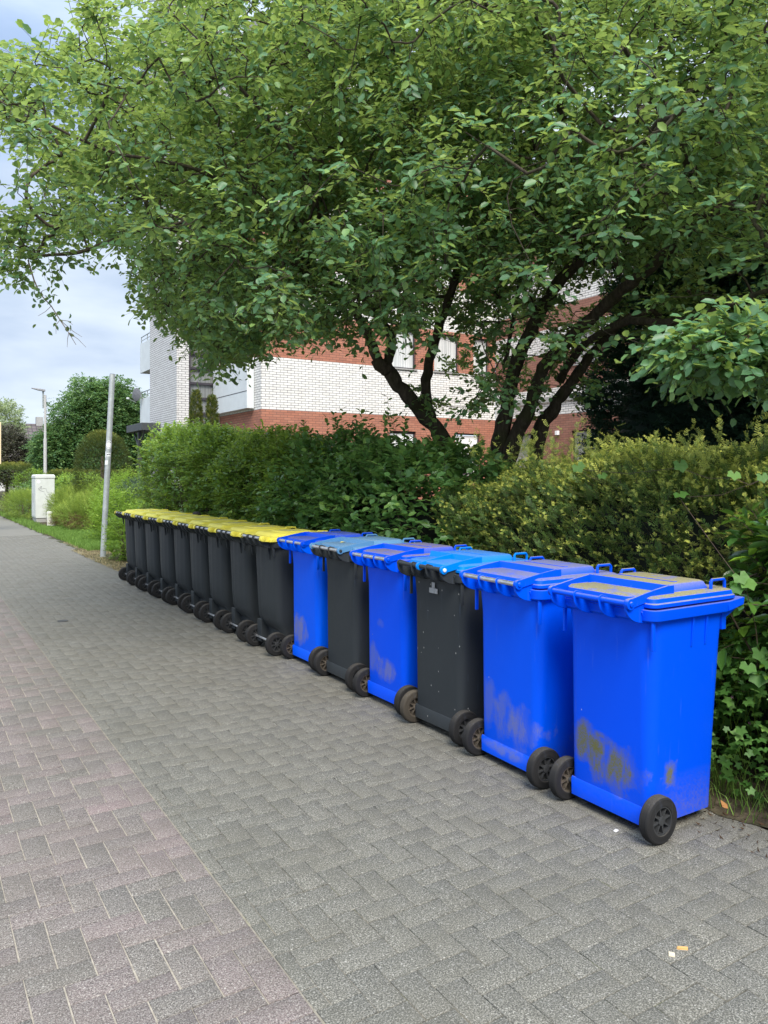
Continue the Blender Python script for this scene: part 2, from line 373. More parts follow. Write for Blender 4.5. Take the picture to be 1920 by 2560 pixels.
def wheel(parent, x, side, dirty=False, wmat=None, rmat=None):
    m = MB()
    w2 = .025; p = [(-w2, .062), (-w2, .089), (-w2 + .004, .0965), (-w2 + .011, .1)]
    for g in (-.008, 0, .008): p += [(g - .0028, .1), (g, .0984), (g + .0028, .1)]
    p += [(w2 - .011, .1), (w2 - .004, .0965), (w2, .089), (w2 - .001, .0865), (w2, .084), (w2 - .001, .0765), (w2, .074), (w2, .062), (w2 - .006, .058), (-w2 + .006, .058)]
    # symmetric side grooves
    p[1:1] = [(-w2, .074), (-w2 + .001, .0765), (-w2, .084), (-w2 + .001, .0865)]
    n = 36; rings = []
    for a, r in p + [p[0]]:
        rings.append([(a, r * math.cos(2 * math.pi * k / n), r * math.sin(2 * math.pi * k / n)) for k in range(n)])
    m.loft(rings, False)
    t = m.build('wheel', wmat or M['rubber'], parent, 30, 0, (x, 0, .1))
    m = MB()
    m.lathe([(-.02, .012), (-.02, .02), (.02, .02), (.022, .014), (.022, .012)], 16)
    rg = []
    for a, r in ((-.022, .0615), (-.022, .055), (.022, .055), (.022, .0615)): rg.append([(a, r * math.cos(2 * math.pi * k / 32), r * math.sin(2 * math.pi * k / 32)) for k in range(32)])
    m.loft(rg, False)
    m.lathe([(-.003, .018), (-.003, .056), (.0, .056), (.0, .018)], 24)
    for k in range(8):
        a = 2 * math.pi * k / 8 + .2; c, s_ = math.cos(a), math.sin(a)
        q = []
        for (rr_, hw) in ((.017, .0035), (.056, .0028)):
            for sx in (-.018, .018):
                for sg in (-1, 1): q.append((sx, c * rr_ - s_ * hw * sg, s_ * rr_ + c * hw * sg))
        m.add(q, [(0, 1, 3, 2), (4, 6, 7, 5), (0, 4, 5, 1), (2, 3, 7, 6), (0, 2, 6, 4), (1, 5, 7, 3)])
    m.build('rim', rmat or M['rim'], t, 30)
    return t

def fin(m, x, th, y0=-.152, big=1.0):
    pr = []
    for k in range(9):                                   # round nose over the bar, then a quarter circle sweeping down to the body
        a = R(60 + 150 * k / 8); pr.append((-.13 + .021 * math.cos(a), 1.02 + .021 * math.sin(a) - .006))
    for k in range(1, 8):
        a = R(180 + 78 * k / 7); pr.append((-.030 + .118 * math.cos(a) * big, 1.0 + .075 * math.sin(a) * big))
    pr += [(-.02, .922), (-.02, 1.0)]
    m.prism(pr, x - th / 2, x + th / 2)

def body_blue(mat, parent, track):
    m = MB(); hx = .262
    rings = [rr(-.222, .222, -.006, .42, .03, .045), rr(-.224, .224, -.008, .423, .035, .07), rr(-.236, .236, -.014, .445, .055, .40, r2=.05), rr(-.25, .25, -.018, .468, .075, .80, r2=.05), rr(-.257, .257, -.028, .478, .08, .93, r2=.05),
             rr(-.257, .257, -.028, .478, .08, .945, r2=.05)]
    m.loft(rings)
    # base strip, side skirts
    m.prism([(-.0135, .120), (-.006, .13), (.05, .06), (-.012, .042)], -.221, .19)
    # rim collar
    n0 = 6
    m.loft([rr(-.262, .262, -.034, .50, .05, .93), rr(-.283, .283, -.05, .50, .055, .937), rr(-.288, .288, -.053, .505, .055, .975), rr(-.288, .288, -.053, .51, .055, .984), rr(-.272, .272, -.04, .50, .05, .984)])
    # front lip with its gusset
    m.loft([[(-.25, .46, .85), (.25, .46, .85), (.25, .49, .85), (-.25, .49, .85)], [(-.25, .46, .905), (.25, .46, .905), (.25, .492, .905), (-.25, .492, .905)], [(-.262, .46, .952), (.262, .46, .952), (.262, .572, .952), (-.262, .572, .952)]])
    m.loft([[(-.288, .46, .940), (.288, .46, .940), (.275, .588, .958), (-.275, .588, .958)], [(-.288, .46, .9835), (.288, .46, .9835), (.275, .594, .992), (-.275, .594, .992)]])
    # stiffening ribs
    for y in (.24, .335):
        for sx in (-1, 1): m.loft([[(sx * .249, y - .006, .80), (sx * .249, y + .006, .80), (sx * .2545, y + .006, .80), (sx * .2545, y - .006, .80)], [(sx * .255, y - .006, .935), (sx * .255, y + .006, .935), (sx * .268, y + .006, .935), (sx * .268, y - .006, .935)]])
    for sx in (-1, 1): m.box(sx * .255 - .006, sx * .255 + .006, -.028, -.010, .81, .935)
    # fins that carry the handle bar, and the sloped pocket behind it
    for x in (-.222, -.075, .072): fin(m, x, .006)
    fin(m, .215, .014)
    m.prism([(-.03, .98), (-.058, .975), (-.045, .935), (-.02, .92)], -.235, .23)
    return m.build('body', mat, parent, 38, .0022)

def lid_blue(mat, parent, tilt=0.0, split=False, hx=.272):
    m = MB()
    m.loft([rr(-hx, hx, -.035, .545, .03, .990, r2=.05), rr(-hx - .006, hx + .006, -.04, .552, .03, .994, r2=.055), rr(-hx - .006, hx + .006, -.04, .552, .03, 1.008, r2=.055),
            rr(-hx + .002, hx - .002, -.034, .545, .03, 1.012, r2=.05), rr(-hx + .006, hx - .006, -.03, .54, .03, 1.030, r2=.05), rr(-hx + .026, hx - .026, -.012, .52, .04, 1.038, r2=.05)])
    # rear panel, sunk between the arms
    m.loft([rr(-.2, .2, -.095, .13, .05, 1.015, r2=.01), rr(-.195, .195, -.088, .13, .05, 1.036, r2=.01), rr(-.18, .18, -.07, .13, .05, 1.044, r2=.01)])
    # dome
    m.loft([rr(-.205, .205, .10, .44, .03, 1.037), rr(-.19, .19, .12, .43, .03, 1.066), rr(-.18, .18, .13, .42, .03, 1.072)])
    m.box(-.16, .16, .24, .262, 1.068, 1.0755)
    xs = (-.222, .222) if not split else (-.06, .0, .222)
    for x in ((-.226, .226) if not split else (-.01, .226)):     # hinge arms running from the bar up to the dome
        m.prism([(-.15, 1.014), (-.137, 1.037), (-.118, 1.038), (.02, 1.062), (.11, 1.074), (.15, 1.074), (.15, 1.03), (.0, 1.02), (-.115, .998), (-.137, .996)], x - .0045, x + .0045)
        m.lathe([(x - .008, .0), (x - .008, .024), (x + .008, .024), (x + .008, 0)], 18, 'x', (0, -.13, 1.014))
    m.prism([(.095, 1.034), (.112, 1.076), (.122, 1.076), (.14, 1.055), (.14, 1.034)], -.226, .226)
    lid = m.build('lid', mat, parent, 35, .002)
    for x, y in ((-.235, .40), (.235, .45)):
        g = MB(); g.tube([(x, y - .05, 1.03), (x, y - .05, 1.068), (x, y - .042, 1.078), (x, y + .042, 1.078), (x, y + .05, 1.068), (x, y + .05, 1.03)], .0075, 6)
        g.build('grip', mat, lid, 40)
    return lid

def make_blue(loc, mats, bar, rz=0, split=False, bolt=None, track=.265, wl=None, wr=None, fmat=None):
    t = thing('wheeled_bin', loc, R(-90 + rz))
    body_blue(mats[0], t, track)
    m = MB(); m.tube([(-.222, -.13, 1.014), (.222, -.13, 1.014)], .0125, 14); m.build('handle_bar', bar, t)
    lid_blue(mats[1], t, 0, split)
    m = MB(); m.lathe([(.228, 0), (.228, .012), (.240, .011), (.243, 0)], 14, 'x', (0, -.13, 1.014)); m.build('hinge_bolt', bolt or mats[1], t)
    m = MB(); m.tube([(-track, 0, .1), (track, 0, .1)], .011, 10); m.build('axle', M['axle'], t)
    wheel(t, -track, -1, wmat=wl, rmat=M['rimdirty']); wheel(t, track, 1, wmat=wr)
    return t

def body_black(mat, parent):
    m = MB()
    def ring(x, y0, y1, r, z, g, arch=0):
        pts = rr(-x, x, y0, y1, r, z, 7, .05); out = []
        for (px, py, pz) in pts: out.append((px, py, pz))
        # resample the wheel side so that it can bulge and carry two soft flutes
        res = []
        n = len(out); half = [p for p in out]
        front = half[:14]; back = half[14:]
        res = front + back[:7]
        xa, xb = back[6][0], back[7][0]
        for k in range(1, 10):
            u = k / 10; xx = xa + (xb - xa) * u
            yy = y0 - g * math.sin(math.pi * u) + .010 * math.exp(-((u - .32) / .05) ** 2) + .006 * math.exp(-((u - .62) / .05) ** 2)
            if arch: yy += arch * math.exp(-((u - .55) / .5) ** 4) * (0 if u < .12 else 1)
            res.append((xx, yy, pz))
        return res + back[7:]
    m.loft([ring(.205, .07, .41, .05, .05, .0, 0), ring(.206, .07, .413, .05, .19, .0, 0), ring(.212, .035, .415, .055, .235, .016), ring(.222, .008, .428, .065, .30, .028), ring(.228, -.002, .44, .07, .45, .026), ring(.236, -.008, .455, .07, .65, .024),
            ring(.243, -.016, .468, .07, .85, .02), ring(.248, -.022, .476, .07, .935, .012)])
    # foot beside each wheel
    m.box(-.19, -.10, .0, .07, .06, .26)
    m.loft([rr(-.262, .262, -.045, .49, .06, .925), rr(-.272, .272, -.05, .50, .06, .935), rr(-.276, .276, -.052, .505, .06, .975), rr(-.26, .26, -.04, .49, .06, .975)])
    m.loft([[(-.24, .45, .86), (.24, .45, .86), (.24, .485, .86), (-.24, .485, .86)], [(-.255, .45, .945), (.255, .45, .945), (.255, .56, .945), (-.255, .56, .945)]])
    m.loft([[(-.27, .45, .940), (.27, .45, .940), (.262, .58, .955), (-.262, .58, .955)], [(-.27, .45, .9745), (.27, .45, .9745), (.262, .585, .985), (-.262, .585, .985)]])
    for x, th in ((-.222, .02), (-.075, .03), (.055, .03), (.2, .02)): fin(m, x, th)
    for x, h in ((-.235, .1), (.14, .11), (.235, .08)): m.prism([(-.045, .93), (-.02, .93), (-.02, .93 - h), (-.032, .93 - h * .9)], x - .006, x + .006)
    m.prism([(-.03, .975), (-.055, .97), (-.045, .93), (-.02, .915)], -.235, .235)
    return m.build('body', mat, parent, 42, .002)

def make_yellow():
    t = thing('wheeled_bin', (0, 0, 0), R(-90))
    body_black(M['black'], t)
    m = MB(); m.tube([(-.225, -.13, 1.014), (.2, -.13, 1.014)], .0125, 12); m.build('handle_bar', M['steel'], t)
    m = MB(); hx = .27
    m.loft([rr(-hx, hx, -.075, .55, .02, .982, r2=.05), rr(-hx - .006, hx + .006, -.08, .555, .02, .986, r2=.05), rr(-hx - .006, hx + .006, -.08, .555, .02, 1.008, r2=.05), rr(-hx + .004, hx - .004, -.07, .545, .03, 1.022, r2=.05), rr(-hx + .03, hx - .03, -.04, .52, .04, 1.026, r2=.05)])
    m.loft([rr(-.225, .225, -.02, .48, .04, 1.024), rr(-.21, .21, .0, .465, .04, 1.048), rr(-.2, .2, .01, .455, .04, 1.052)])
    m.loft([rr(-.15, .15, .1, .40, .04, 1.050), rr(-.14, .14, .11, .39, .04, 1.060)])
    for x in (-.235, .225):
        m.prism([(-.155, 1.0), (-.15, 1.025), (-.135, 1.038), (-.06, 1.024), (-.06, .985), (-.135, .988)], x - .018, x + .018)
        m.lathe([(x - .02, .0), (x - .02, .024), (x + .02, .024), (x + .023, .018), (x + .023, 0)], 18, 'x', (0, -.13, 1.013))
    lid = m.build('lid', M['yellow'], t, 35, .002)
    pr = MB()
    for (a, b_, c_, d_) in ((-.1, .1, .17, .173), (-.1, .1, .327, .33), (-.1, -.097, .17, .33), (.097, .1, .17, .33), (-.06, .06, .21, .222), (-.05, .05, .25, .256), (-.06, .04, .275, .281)): pr.box(a, b_, c_, d_, 1.0602, 1.0612)
    pr.build('lid_print', M['sticker'], lid, 0)
    g = MB(); g.tube([(.2, .40, 1.03), (.21, .41, 1.055), (.215, .5, 1.052), (.2, .52, 1.02)], .010, 6); g.build('grip', M['yellow'], lid, 40)
    m = MB(); m.tube([(-.225, 0, .1), (.225, 0, .1)], .010, 10); m.build('axle', M['steel'], t)
    wheel(t, -.225, -1); wheel(t, .225, 1)
    return t

gp = 'wheeled bins standing in a row on the pavement'
b = make_blue((2.69, 2.42, 0), (M['blue1'], M['lid1']), M['blue1'], 0.3)
tag(b, 'blue bin nearest the camera, olive scrub marks near its wheels, moss on lid', 'wheeled bin', gp)
b = make_blue((2.69, 3.10, 0), (M['blue2'], M['lid2']), M['steel'], -1.2)
tag(b, 'all blue bin second from the camera, silver handle bar, pale streaks low down', 'wheeled bin', gp)
b3 = make_blue((2.715, 3.775, 0), (M['blackspeck'], M['lidlight']), M['black'], 1.0, True, M['white_bolt'], .25, M['rubberdirty'])
tag(b3, 'black bin speckled with white dots, bright light blue lid, grey sticker below handle', 'wheeled bin', gp)
m = MB(); m.box(-.045, .035, -.0335, -.0290, .845, .875); m.box(-.02, .01, -.0335, -.0295, .877, .91)
m.build('sticker', M['sticker'], b3, 0)
b = make_blue((2.735, 4.40, 0), (M['blue4'], M['lid4']), M['steel'], .5)
tag(b, 'all blue bin between the two black bins with blue lids, brown dust on its lid', 'wheeled bin', gp)
b = make_blue((2.755, 5.07, 0), (M['black'], M['lidpale']), M['steel'], -.6, False, M['black'], .255)
tag(b, 'plain black bin under a pale greyish blue lid, standing between two all blue bins', 'wheeled bin', gp)
b = make_blue((2.77, 5.71, 0), (M['blue6'], M['lid6']), M['steel'], .4)
tag(b, 'all blue bin right beside the first yellow lidded bin, grey scuff low on its back', 'wheeled bin', gp)
ys = [6.36, 7.03, 7.68, 8.32, 8.97, 9.58, 10.24, 10.90, 11.50]
ylab = ['black bin with yellow lid standing directly beside the blue bins', 'second yellow lidded black bin from the blue bins', 'third yellow lidded black bin from the blue bins',
        'fourth yellow lidded black bin from the blue bins', 'middle one of the nine black bins with yellow lids', 'fourth yellow lidded black bin from the leaning grey pole',
        'third yellow lidded black bin from the leaning grey pole', 'second yellow lidded black bin from the leaning grey pole', 'black bin with yellow lid at the far end beside the leaning grey pole']
y0 = make_yellow()
for i, y in enumerate(ys):
    o = y0 if i == 0 else copy_tree(y0)
    o.location = (2.695 + (.0, .0, .0, .005, .02, .01, .01, .02, .04)[i], y, 0); o.rotation_euler = (0, 0, R(-90 + (.6, -.8, .3, -.5, .9, -.2, .5, -.7, .4)[i]))
    tag(o, ylab[i], 'wheeled bin', 'black bins with yellow lids')

# ------------------------------------------------------------------ ground
def sheet(name, x0, x1, y0, y1, z, mat, n=1):
    m = MB(); m.add([(x0, y0, z), (x1, y0, z), (x1, y1, z), (x0, y1, z)], [(0, 1, 2, 3)]); o = m.build(name, mat, None, 0); o['kind'] = 'structure'; return o
sheet('ground', -900, 900, -900, 900, -.03, M['soil'])
EX = lambda y: 3.22 if y < 11.6 else max(3.03, 3.22 - (y - 11.6) * .12)
sheet('paving_bed', -3.2, 3.2, -2.5, 120, -.0035, M['joint'])
sheet('road', -14, -3.2, -60, 120, -.02, M['farpave'])
def pavers():
    V = []; A = []; Zn = []; Fc = []
    w_ = .1; g = .0
    def zone(xa, xb, ya, yb, zn, gx, gy, off):
        for iy in range(int((ya - off) / w_) - 3, int(yb / w_) + 3):
            for ix in range(int(xa / w_) - 3, int((xb - 0) / w_) + 3):
                k = (ix + iy) % 4
                if k == 0: x0, x1, y0, y1 = ix * w_, (ix + 2) * w_, iy * w_, (iy + 1) * w_
                elif k == 2: x0, x1, y0, y1 = ix * w_, (ix + 1) * w_, iy * w_, (iy + 2) * w_
                else: continue
                x0 += off; x1 += off
                x0, x1, y0, y1 = max(x0, xa), min(x1, xb), max(y0, ya), min(y1, yb)
                if x1 - x0 < .02 or y1 - y0 < .02: continue
                h = rng.normal() * .0005; tx, ty = rng.normal(size=2) * .0003
                j = rng.normal(size=4) * .0006
                X0, X1, Y0, Y1 = x0 + gx + j[0], x1 - gx + j[1], y0 + gy + j[2], y1 - gy + j[3]; b = .0022
                bb = len(V)
                V.extend([(X0, Y0, -.008), (X1, Y0, -.008), (X1, Y1, -.008), (X0, Y1, -.008),
                          (X0, Y0, -.0012 + h), (X1, Y0, -.0012 + h), (X1, Y1, -.0012 + h), (X0, Y1, -.0012 + h),
                          (X0 + b, Y0 + b, h - tx - ty), (X1 - b, Y0 + b, h + tx - ty), (X1 - b, Y1 - b, h + tx + ty), (X0 + b, Y1 - b, h - tx + ty)])
                for a in (0, 4):
                    for q in range(4): Fc.append((bb + a + q, bb + a + (q + 1) % 4, bb + a + 4 + (q + 1) % 4, bb + a + 4 + q))
                Fc.append((bb + 8, bb + 9, bb + 10, bb + 11))
                v = float(np.clip(rng.normal(.5, .22), 0, 1)); A.extend([v] * 12)
                zz = zn
                if zn and rng.random() < .22: zz = .5
                Zn.extend([zz * float(rng.uniform(.7, 1))] * 12)
    zone(-3.2, .9995, -2.5, 22, 1.0, .0025, .0012, 0)
    zone(1.0035, 3.2, -2.5, 22, 0.0, .0013, .0012, .055)
    o = np_mesh('pavement', V, Fc, M['paver'], None, {'var': A, 'zone': Zn}); o['kind'] = 'structure'
pavers()
def far_paving():
    t = NT('far_pavers'); o = t.obj()
    br = t.n('ShaderNodeTexBrick', None, Vector=o, Color1=(.15, .145, .125, 1), Color2=(.17, .163, .14, 1), Mortar=(.18, .17, .14, 1), Scale=1.0, Mortar_Size=.004, Brick_Width=.2, Row_Height=.1)
    n1 = t.noise(o, 3, 5, .6); c = t.mix(t.ramp(n1, [(.3, 0.), (.7, .4)]), br.outputs[0], (.18, .172, .15))
    return t.done(t.bsdf(c, .85, 0, None, .3))
m = far_paving(); sheet('paving', -3.2, 3.03, 22, 130, -.0012, m)

# soil strip and dry grass verge beside the pavement
def ragged_strip():
    m = MB(); ys_ = np.arange(-2.5, 60, .12); vs = []
    for i, y in enumerate(ys_):
        e = EX(y) + .05 * math.sin(y * 5.1) + .04 * math.sin(y * 13.7) + rng.normal() * .015
        if 12 < y < 18: e += -.12 * math.sin((y - 12) / 6 * math.pi)
        vs += [(e, y, .003), (e + .25, y, .02 + .01 * math.sin(y * 3)), (9.5, y, .03)]
    fs = []
    for i in range(len(ys_) - 1):
        for k in (0, 1): fs.append((i * 3 + k, i * 3 + k + 1, i * 3 + 3 + k + 1, i * 3 + 3 + k))
    m.add(vs, fs); o = m.build('garden_soil', M['soil'], None, 0); o['kind'] = 'structure'
ragged_strip()
M['grass'] = leaf_mat('grass_blades', (.05, .10, .02), (.12, .22, .04), (.24, .38, .08), .6, .3, .2)
M['straw'] = leaf_mat('dry_grass', (.16, .13, .07), (.32, .27, .15), (.42, .36, .2), .8, .15, .1)
def scatter(n, xa, xb, ya, yb): return np.stack([rng.uniform(xa, xb, n), rng.uniform(ya, yb, n), np.full(n, .01)], 1)
g = scatter(1100, 3.12, 3.5, 1.2, 3.1); g = g[rng.random(len(g)) < np.clip((g[:, 0] - 3.1) * 4, .1, 1)]
o = blades('grass', g, rng.uniform(.05, .2, len(g)), np.full(len(g), .0022), rng.uniform(.2, .9, len(g)), rng.random(len(g)), M['grass']); tag(o, 'tufts of long grass at the foot of the shrubs on the right', 'grass', kind='stuff')
g = np.concatenate([scatter(22000, 3.1, 4.4, 16.5, 24), scatter(3000, 3.0, 3.5, 22, 36)])
o = blades('grass', g, rng.uniform(.05, .16, len(g)), np.full(len(g), .006), rng.uniform(.2, .7, len(g)), rng.uniform(.3, 1, len(g)), M['grass']); tag(o, 'bright green verge grass beyond the leaning pole', 'grass', kind='stuff')
g = np.concatenate([scatter(6000, 2.85, 3.6, 12.2, 17), scatter(3000, 3.0, 4.2, 15, 19)])
o = blades('dry_grass', g, rng.uniform(.01, .05, len(g)), np.full(len(g), .004), rng.uniform(.8, 2.5, len(g)), rng.random(len(g)), M['straw']); tag(o, 'dry yellow grass around the foot of the leaning pole', 'grass', kind='stuff')

# ------------------------------------------------------------------ apartment building
def brick(name, bands, white=(.80, .79, .76), red=(.44, .185, .12), red2=(.34, .135, .09), z0=0):
    """bands: list of heights where the brick changes, starting red"""
    t = NT(name); o = t.obj(); x, y, z = t.n('ShaderNodeSeparateXYZ', None, Vector=o).outputs
    v = t.n('ShaderNodeCombineXYZ', None, X=t.math('ADD', x, y), Y=z, Z=0.0).outputs[0]
    def bt(c1, c2, mo, ms): return t.n('ShaderNodeTexBrick', {'offset': .5}, Vector=v, Color1=(*c1, 1), Color2=(*c2, 1), Mortar=(*mo, 1), Scale=1.0, Mortar_Size=ms, Brick_Width=.24, Row_Height=.0757, Mortar_Smooth=.15, Bias=-.1)
    a = bt(white, tuple(q * .9 for q in white), (.10, .095, .11), .0075); b = bt(red, red2, (.13, .07, .055), .0065)
    f = 0.0
    for i, zz in enumerate(bands):
        f = t.math('ADD', f, t.math('MULTIPLY', t.math('GREATER_THAN', z, zz), 1.0 if i % 2 == 0 else -1.0))
    n1 = t.noise(v, 3.0, 5, .65)
    c = t.mix(f, b.outputs[0], a.outputs[0]); c = t.mix(t.ramp(n1, [(.4, 0.), (.75, .22)]), c, (.2, .17, .15))
    return t.done(t.bsdf(c, .8, 0, t.bump(t.mix(f, b.outputs[1], a.outputs[1]), -.5, .006), .25))
BB = [3.55, 5.14, 6.55, 8.0, 9.4, 10.9, 12.2]
M['brick_main'] = brick('banded_brick', BB); M['brick_white'] = brick('white_glazed_brick', [-1.0], (.66, .66, .66))
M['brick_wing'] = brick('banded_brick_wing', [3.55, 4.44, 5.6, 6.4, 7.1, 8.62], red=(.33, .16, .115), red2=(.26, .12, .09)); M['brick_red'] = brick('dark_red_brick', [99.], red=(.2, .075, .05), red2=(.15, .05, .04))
M['panel'] = simple('balcony_panel', (.62, .66, .68), .6, 0, .06, 2.5); M['panelside'] = M['panel']
M['frame'] = simple('dark_window_frame', (.045, .04, .05), .45); M['curtain'] = simple('net_curtain', (.62, .62, .58), .8, 0, .12, 30)
M['shutter'] = simple('white_shutter', (.84, .85, .86), .5, 0, .04, 3); M['concrete'] = simple('grey_concrete', (.33, .33, .32), .8, 0, .15, 8)
M['rail'] = simple('galvanised_rail', (.42, .46, .46), .4, .5); M['darkmetal'] = simple('dark_canopy', (.05, .055, .06), .5)
M['darkroom'] = simple('dark_recess', (.05, .045, .045), .8)
def glass():
    t = NT('window_glass'); o = t.obj(); n1 = t.noise(o, 1.6, 2); fold = t.noise(o, 1, 2, .5, 0, (28, 28, .3))
    c = t.mix(t.ramp(fold, [(.35, 0.), (.65, 1.)]), (.13, .14, .14), (.25, .26, .26))
    return t.done(t.bsdf(c, .08, 0, None, .7))
M['glass'] = glass()
def pane_mat():
    t = NT('curtained_pane'); o = t.obj(); fold = t.noise(o, 1, 2, .5, 0, (22, 22, .3))
    c = t.mix(t.ramp(fold, [(.35, 0.), (.65, 1.)]), (.40, .42, .42), (.66, .67, .66))
    return t.done(t.bsdf(c, .12, 0, None, .6))
M['pane'] = pane_mat()

apt = thing('apartment_building', (9, 21.5, 0)); tag(apt, 'apartment building of white and red banded brick behind the hedge', 'building')
def part(mb, name, mat, parent=apt, **k):
    o = mb.build(name, mat, None, k.get('smooth', 0), k.get('bevel', 0)); o.parent = parent
    o.matrix_parent_inverse = parent_inv(parent); return o
def parent_inv(p):
    bpy.context.view_layer.update(); return p.matrix_world.inverted()
def wall(m, ax, c, a0, a1, z0, z1, holes=(), depth=.14, inward=1):
    """wall plane with openings; ax 'x' = plane x=c running along y; 'y' = plane y=c running along x; reveals go inward"""
    As = sorted({a0, a1, *[h[0] for h in holes], *[h[1] for h in holes]}); Zs = sorted({z0, z1, *[h[2] for h in holes], *[h[3] for h in holes]})
    def pt(a, z, d=0): return (c + d, a, z) if ax == 'x' else (a, c + d, z)
    for i in range(len(As) - 1):
        for j in range(len(Zs) - 1):
            am, zm = (As[i] + As[i + 1]) / 2, (Zs[j] + Zs[j + 1]) / 2
            if any(h[0] < am < h[1] and h[2] < zm < h[3] for h in holes): continue
            m.add([pt(As[i], Zs[j]), pt(As[i + 1], Zs[j]), pt(As[i + 1], Zs[j + 1]), pt(As[i], Zs[j + 1])], [(0, 1, 2, 3)])
    for h in holes:
        dd = depth * inward
        q = [pt(h[0], h[2]), pt(h[1], h[2]), pt(h[1], h[3]), pt(h[0], h[3]), pt(h[0], h[2], dd), pt(h[1], h[2], dd), pt(h[1], h[3], dd), pt(h[0], h[3], dd)]
        m.add(q, [(0, 1, 5, 4), (1, 2, 6, 5), (2, 3, 7, 6), (3, 0, 4, 7)])
def window(ax, c, h, kind='curtain', depth=.14):
    a0, a1, z0, z1 = h
    def bx(m, p0, p1, q0, q1, d0, d1):
        if ax == 'y': m.box(p0, p1, c + d0, c + d1, q0, q1)
        else: m.box(c + d0, c + d1, p0, p1, q0, q1)
    f = MB(); t_ = .05
    bx(f, a0, a0 + t_, z0, z1, depth - .05, depth + .02); bx(f, a1 - t_, a1, z0, z1, depth - .05, depth + .02)
    bx(f, a0 + t_, a1 - t_, z0, z0 + t_, depth - .05, depth + .02); bx(f, a0 + t_, a1 - t_, z1 - t_, z1, depth - .05, depth + .02)
    w_ = part(f, 'window', M['frame'])
    p = MB()
    if kind == 'shutter':
        n = int((z1 - z0 - .1) / .055)
        for k in range(n):
            zz = z0 + t_ + k * .055; bx(p, a0 + t_ + .002, a1 - t_ - .002, zz, zz + .052, depth - .035 - (.0), depth - .01)
        part(p, 'shutter', M['shutter'], w_, bevel=.004)
    else:
        bx(p, a0 + t_, a1 - t_, z0 + t_, z1 - t_, depth - .02, depth - .005); part(p, 'pane', M['pane'], w_)
    s_ = MB(); bx(s_, a0 - .03, a1 + .03, z0 - .045, z0 - .002, -.05, .03); part(s_, 'sill', M['concrete'], w_)
win_b = [(13.55, 14.55, 5.14, 6.45), (15.3, 16.35, 5.14, 6.45), (17.0, 17.7, 5.14, 6.45), (13.5, 14.55, 1.6, 3.05), (16.2, 17.3, 1.6, 3.05),
         (13.55, 14.55, 8.1, 9.35), (15.3, 16.35, 8.1, 9.35), (10.4, 11.4, 8.1, 9.35), (13.55, 14.55, 11.0, 12.1)]
m = MB(); wall(m, 'y', 21.5, 8.96, 18, 0, 15, win_b); part(m, 'gable_wall', M['brick_main'])
for i, h in enumerate(win_b): window('y', 21.5, h, 'shutter' if i in (3, 4) else 'curtain')
log_ = [(22.15, 25.0, 3.75, 6.1), (22.15, 25.0, 6.7, 9.0), (22.15, 25.0, 9.6, 12.0)]
m = MB(); wall(m, 'x', 8.96, 21.5, 25.1, 0, 15, log_, 1.3); part(m, 'street_wall', M['brick_main'])
for k, (a0, a1, z0, z1) in enumerate(log_):
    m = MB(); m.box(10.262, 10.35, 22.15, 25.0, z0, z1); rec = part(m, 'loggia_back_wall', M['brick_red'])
    f = MB(); f.box(10.2, 10.26, 22.7, 24.4, z0 + .05, z1 - .15); dr = part(f, 'balcony_door', M['frame'])
    f = MB(); f.box(10.19, 10.198, 22.8, 23.5, z0 + .15, z1 - .25); f.box(10.19, 10.198, 23.6, 24.3, z0 + .15, z1 - .25); part(f, 'pane', M['glass'], dr)
    zb = 3.61 + k * 2.95
    m = MB(); m.box(8.72, 8.95, 22.03, 25.08, zb, zb + 1.57); b_ = part(m, 'balcony_parapet', M['panel'], bevel=.01)
    m = MB(); m.box(8.715, 8.7195, 22.04, 25.07, zb + .52, zb + .54); part(m, 'panel_joint', M['frame'], b_)
    m = MB(); m.tube([(8.75, 22.06, zb + 1.80), (8.75, 25.05, zb + 1.80)], .022, 6); m.tube([(8.75, 22.06, zb + 1.69), (8.75, 25.05, zb + 1.69)], .014, 6)
    for yy in (22.06, 23.05, 24.05, 25.05): m.tube([(8.75, yy, zb + 1.57), (8.75, yy, zb + 1.80)], .016, 6)
    part(m, 'railing', M['rail'], b_)
# stair tower
TZ = 17.9
m = MB(); wall(m, 'x', 7.49, 25.1, 28.4, 0, TZ); wall(m, 'y', 25.1, 7.49, 8.955, 0, TZ, [(7.9, 8.9, .5, TZ - .8)], .12); part(m, 'tower_wall', M['brick_white'])
m = MB(); m.box(7.94, 8.86, 25.2, 25.215, .5, TZ - .8); gl = part(m, 'tower_window', M['glass'])
m = MB()
for xx in (7.9, 8.86): m.box(xx, xx + .06, 25.12, 25.2, .5, TZ - .8)
zz = .62
while zz < TZ - .9: m.box(7.96, 8.86, 25.12, 25.198, zz, zz + .075); zz += .498
part(m, 'window_frame', M['frame'], gl)
m = MB(); m.box(7.38, 9.1, 24.98, 28.5, TZ, TZ + .35); part(m, 'roof_edge', M['rail'])
# upper monopitch piece of roof, main block roof
m = MB(); m.box(8.85, 18.1, 21.38, 30.5, 15.0, 15.35); part(m, 'flat_roof', M['concrete'])
m = MB(); m.box(9.1, 18, 25.2, 30.4, 0, 14.99); m.box(7.55, 9.09, 25.25, 28.3, 0, TZ - .02); part(m, 'rear_block', M['brick_red'])
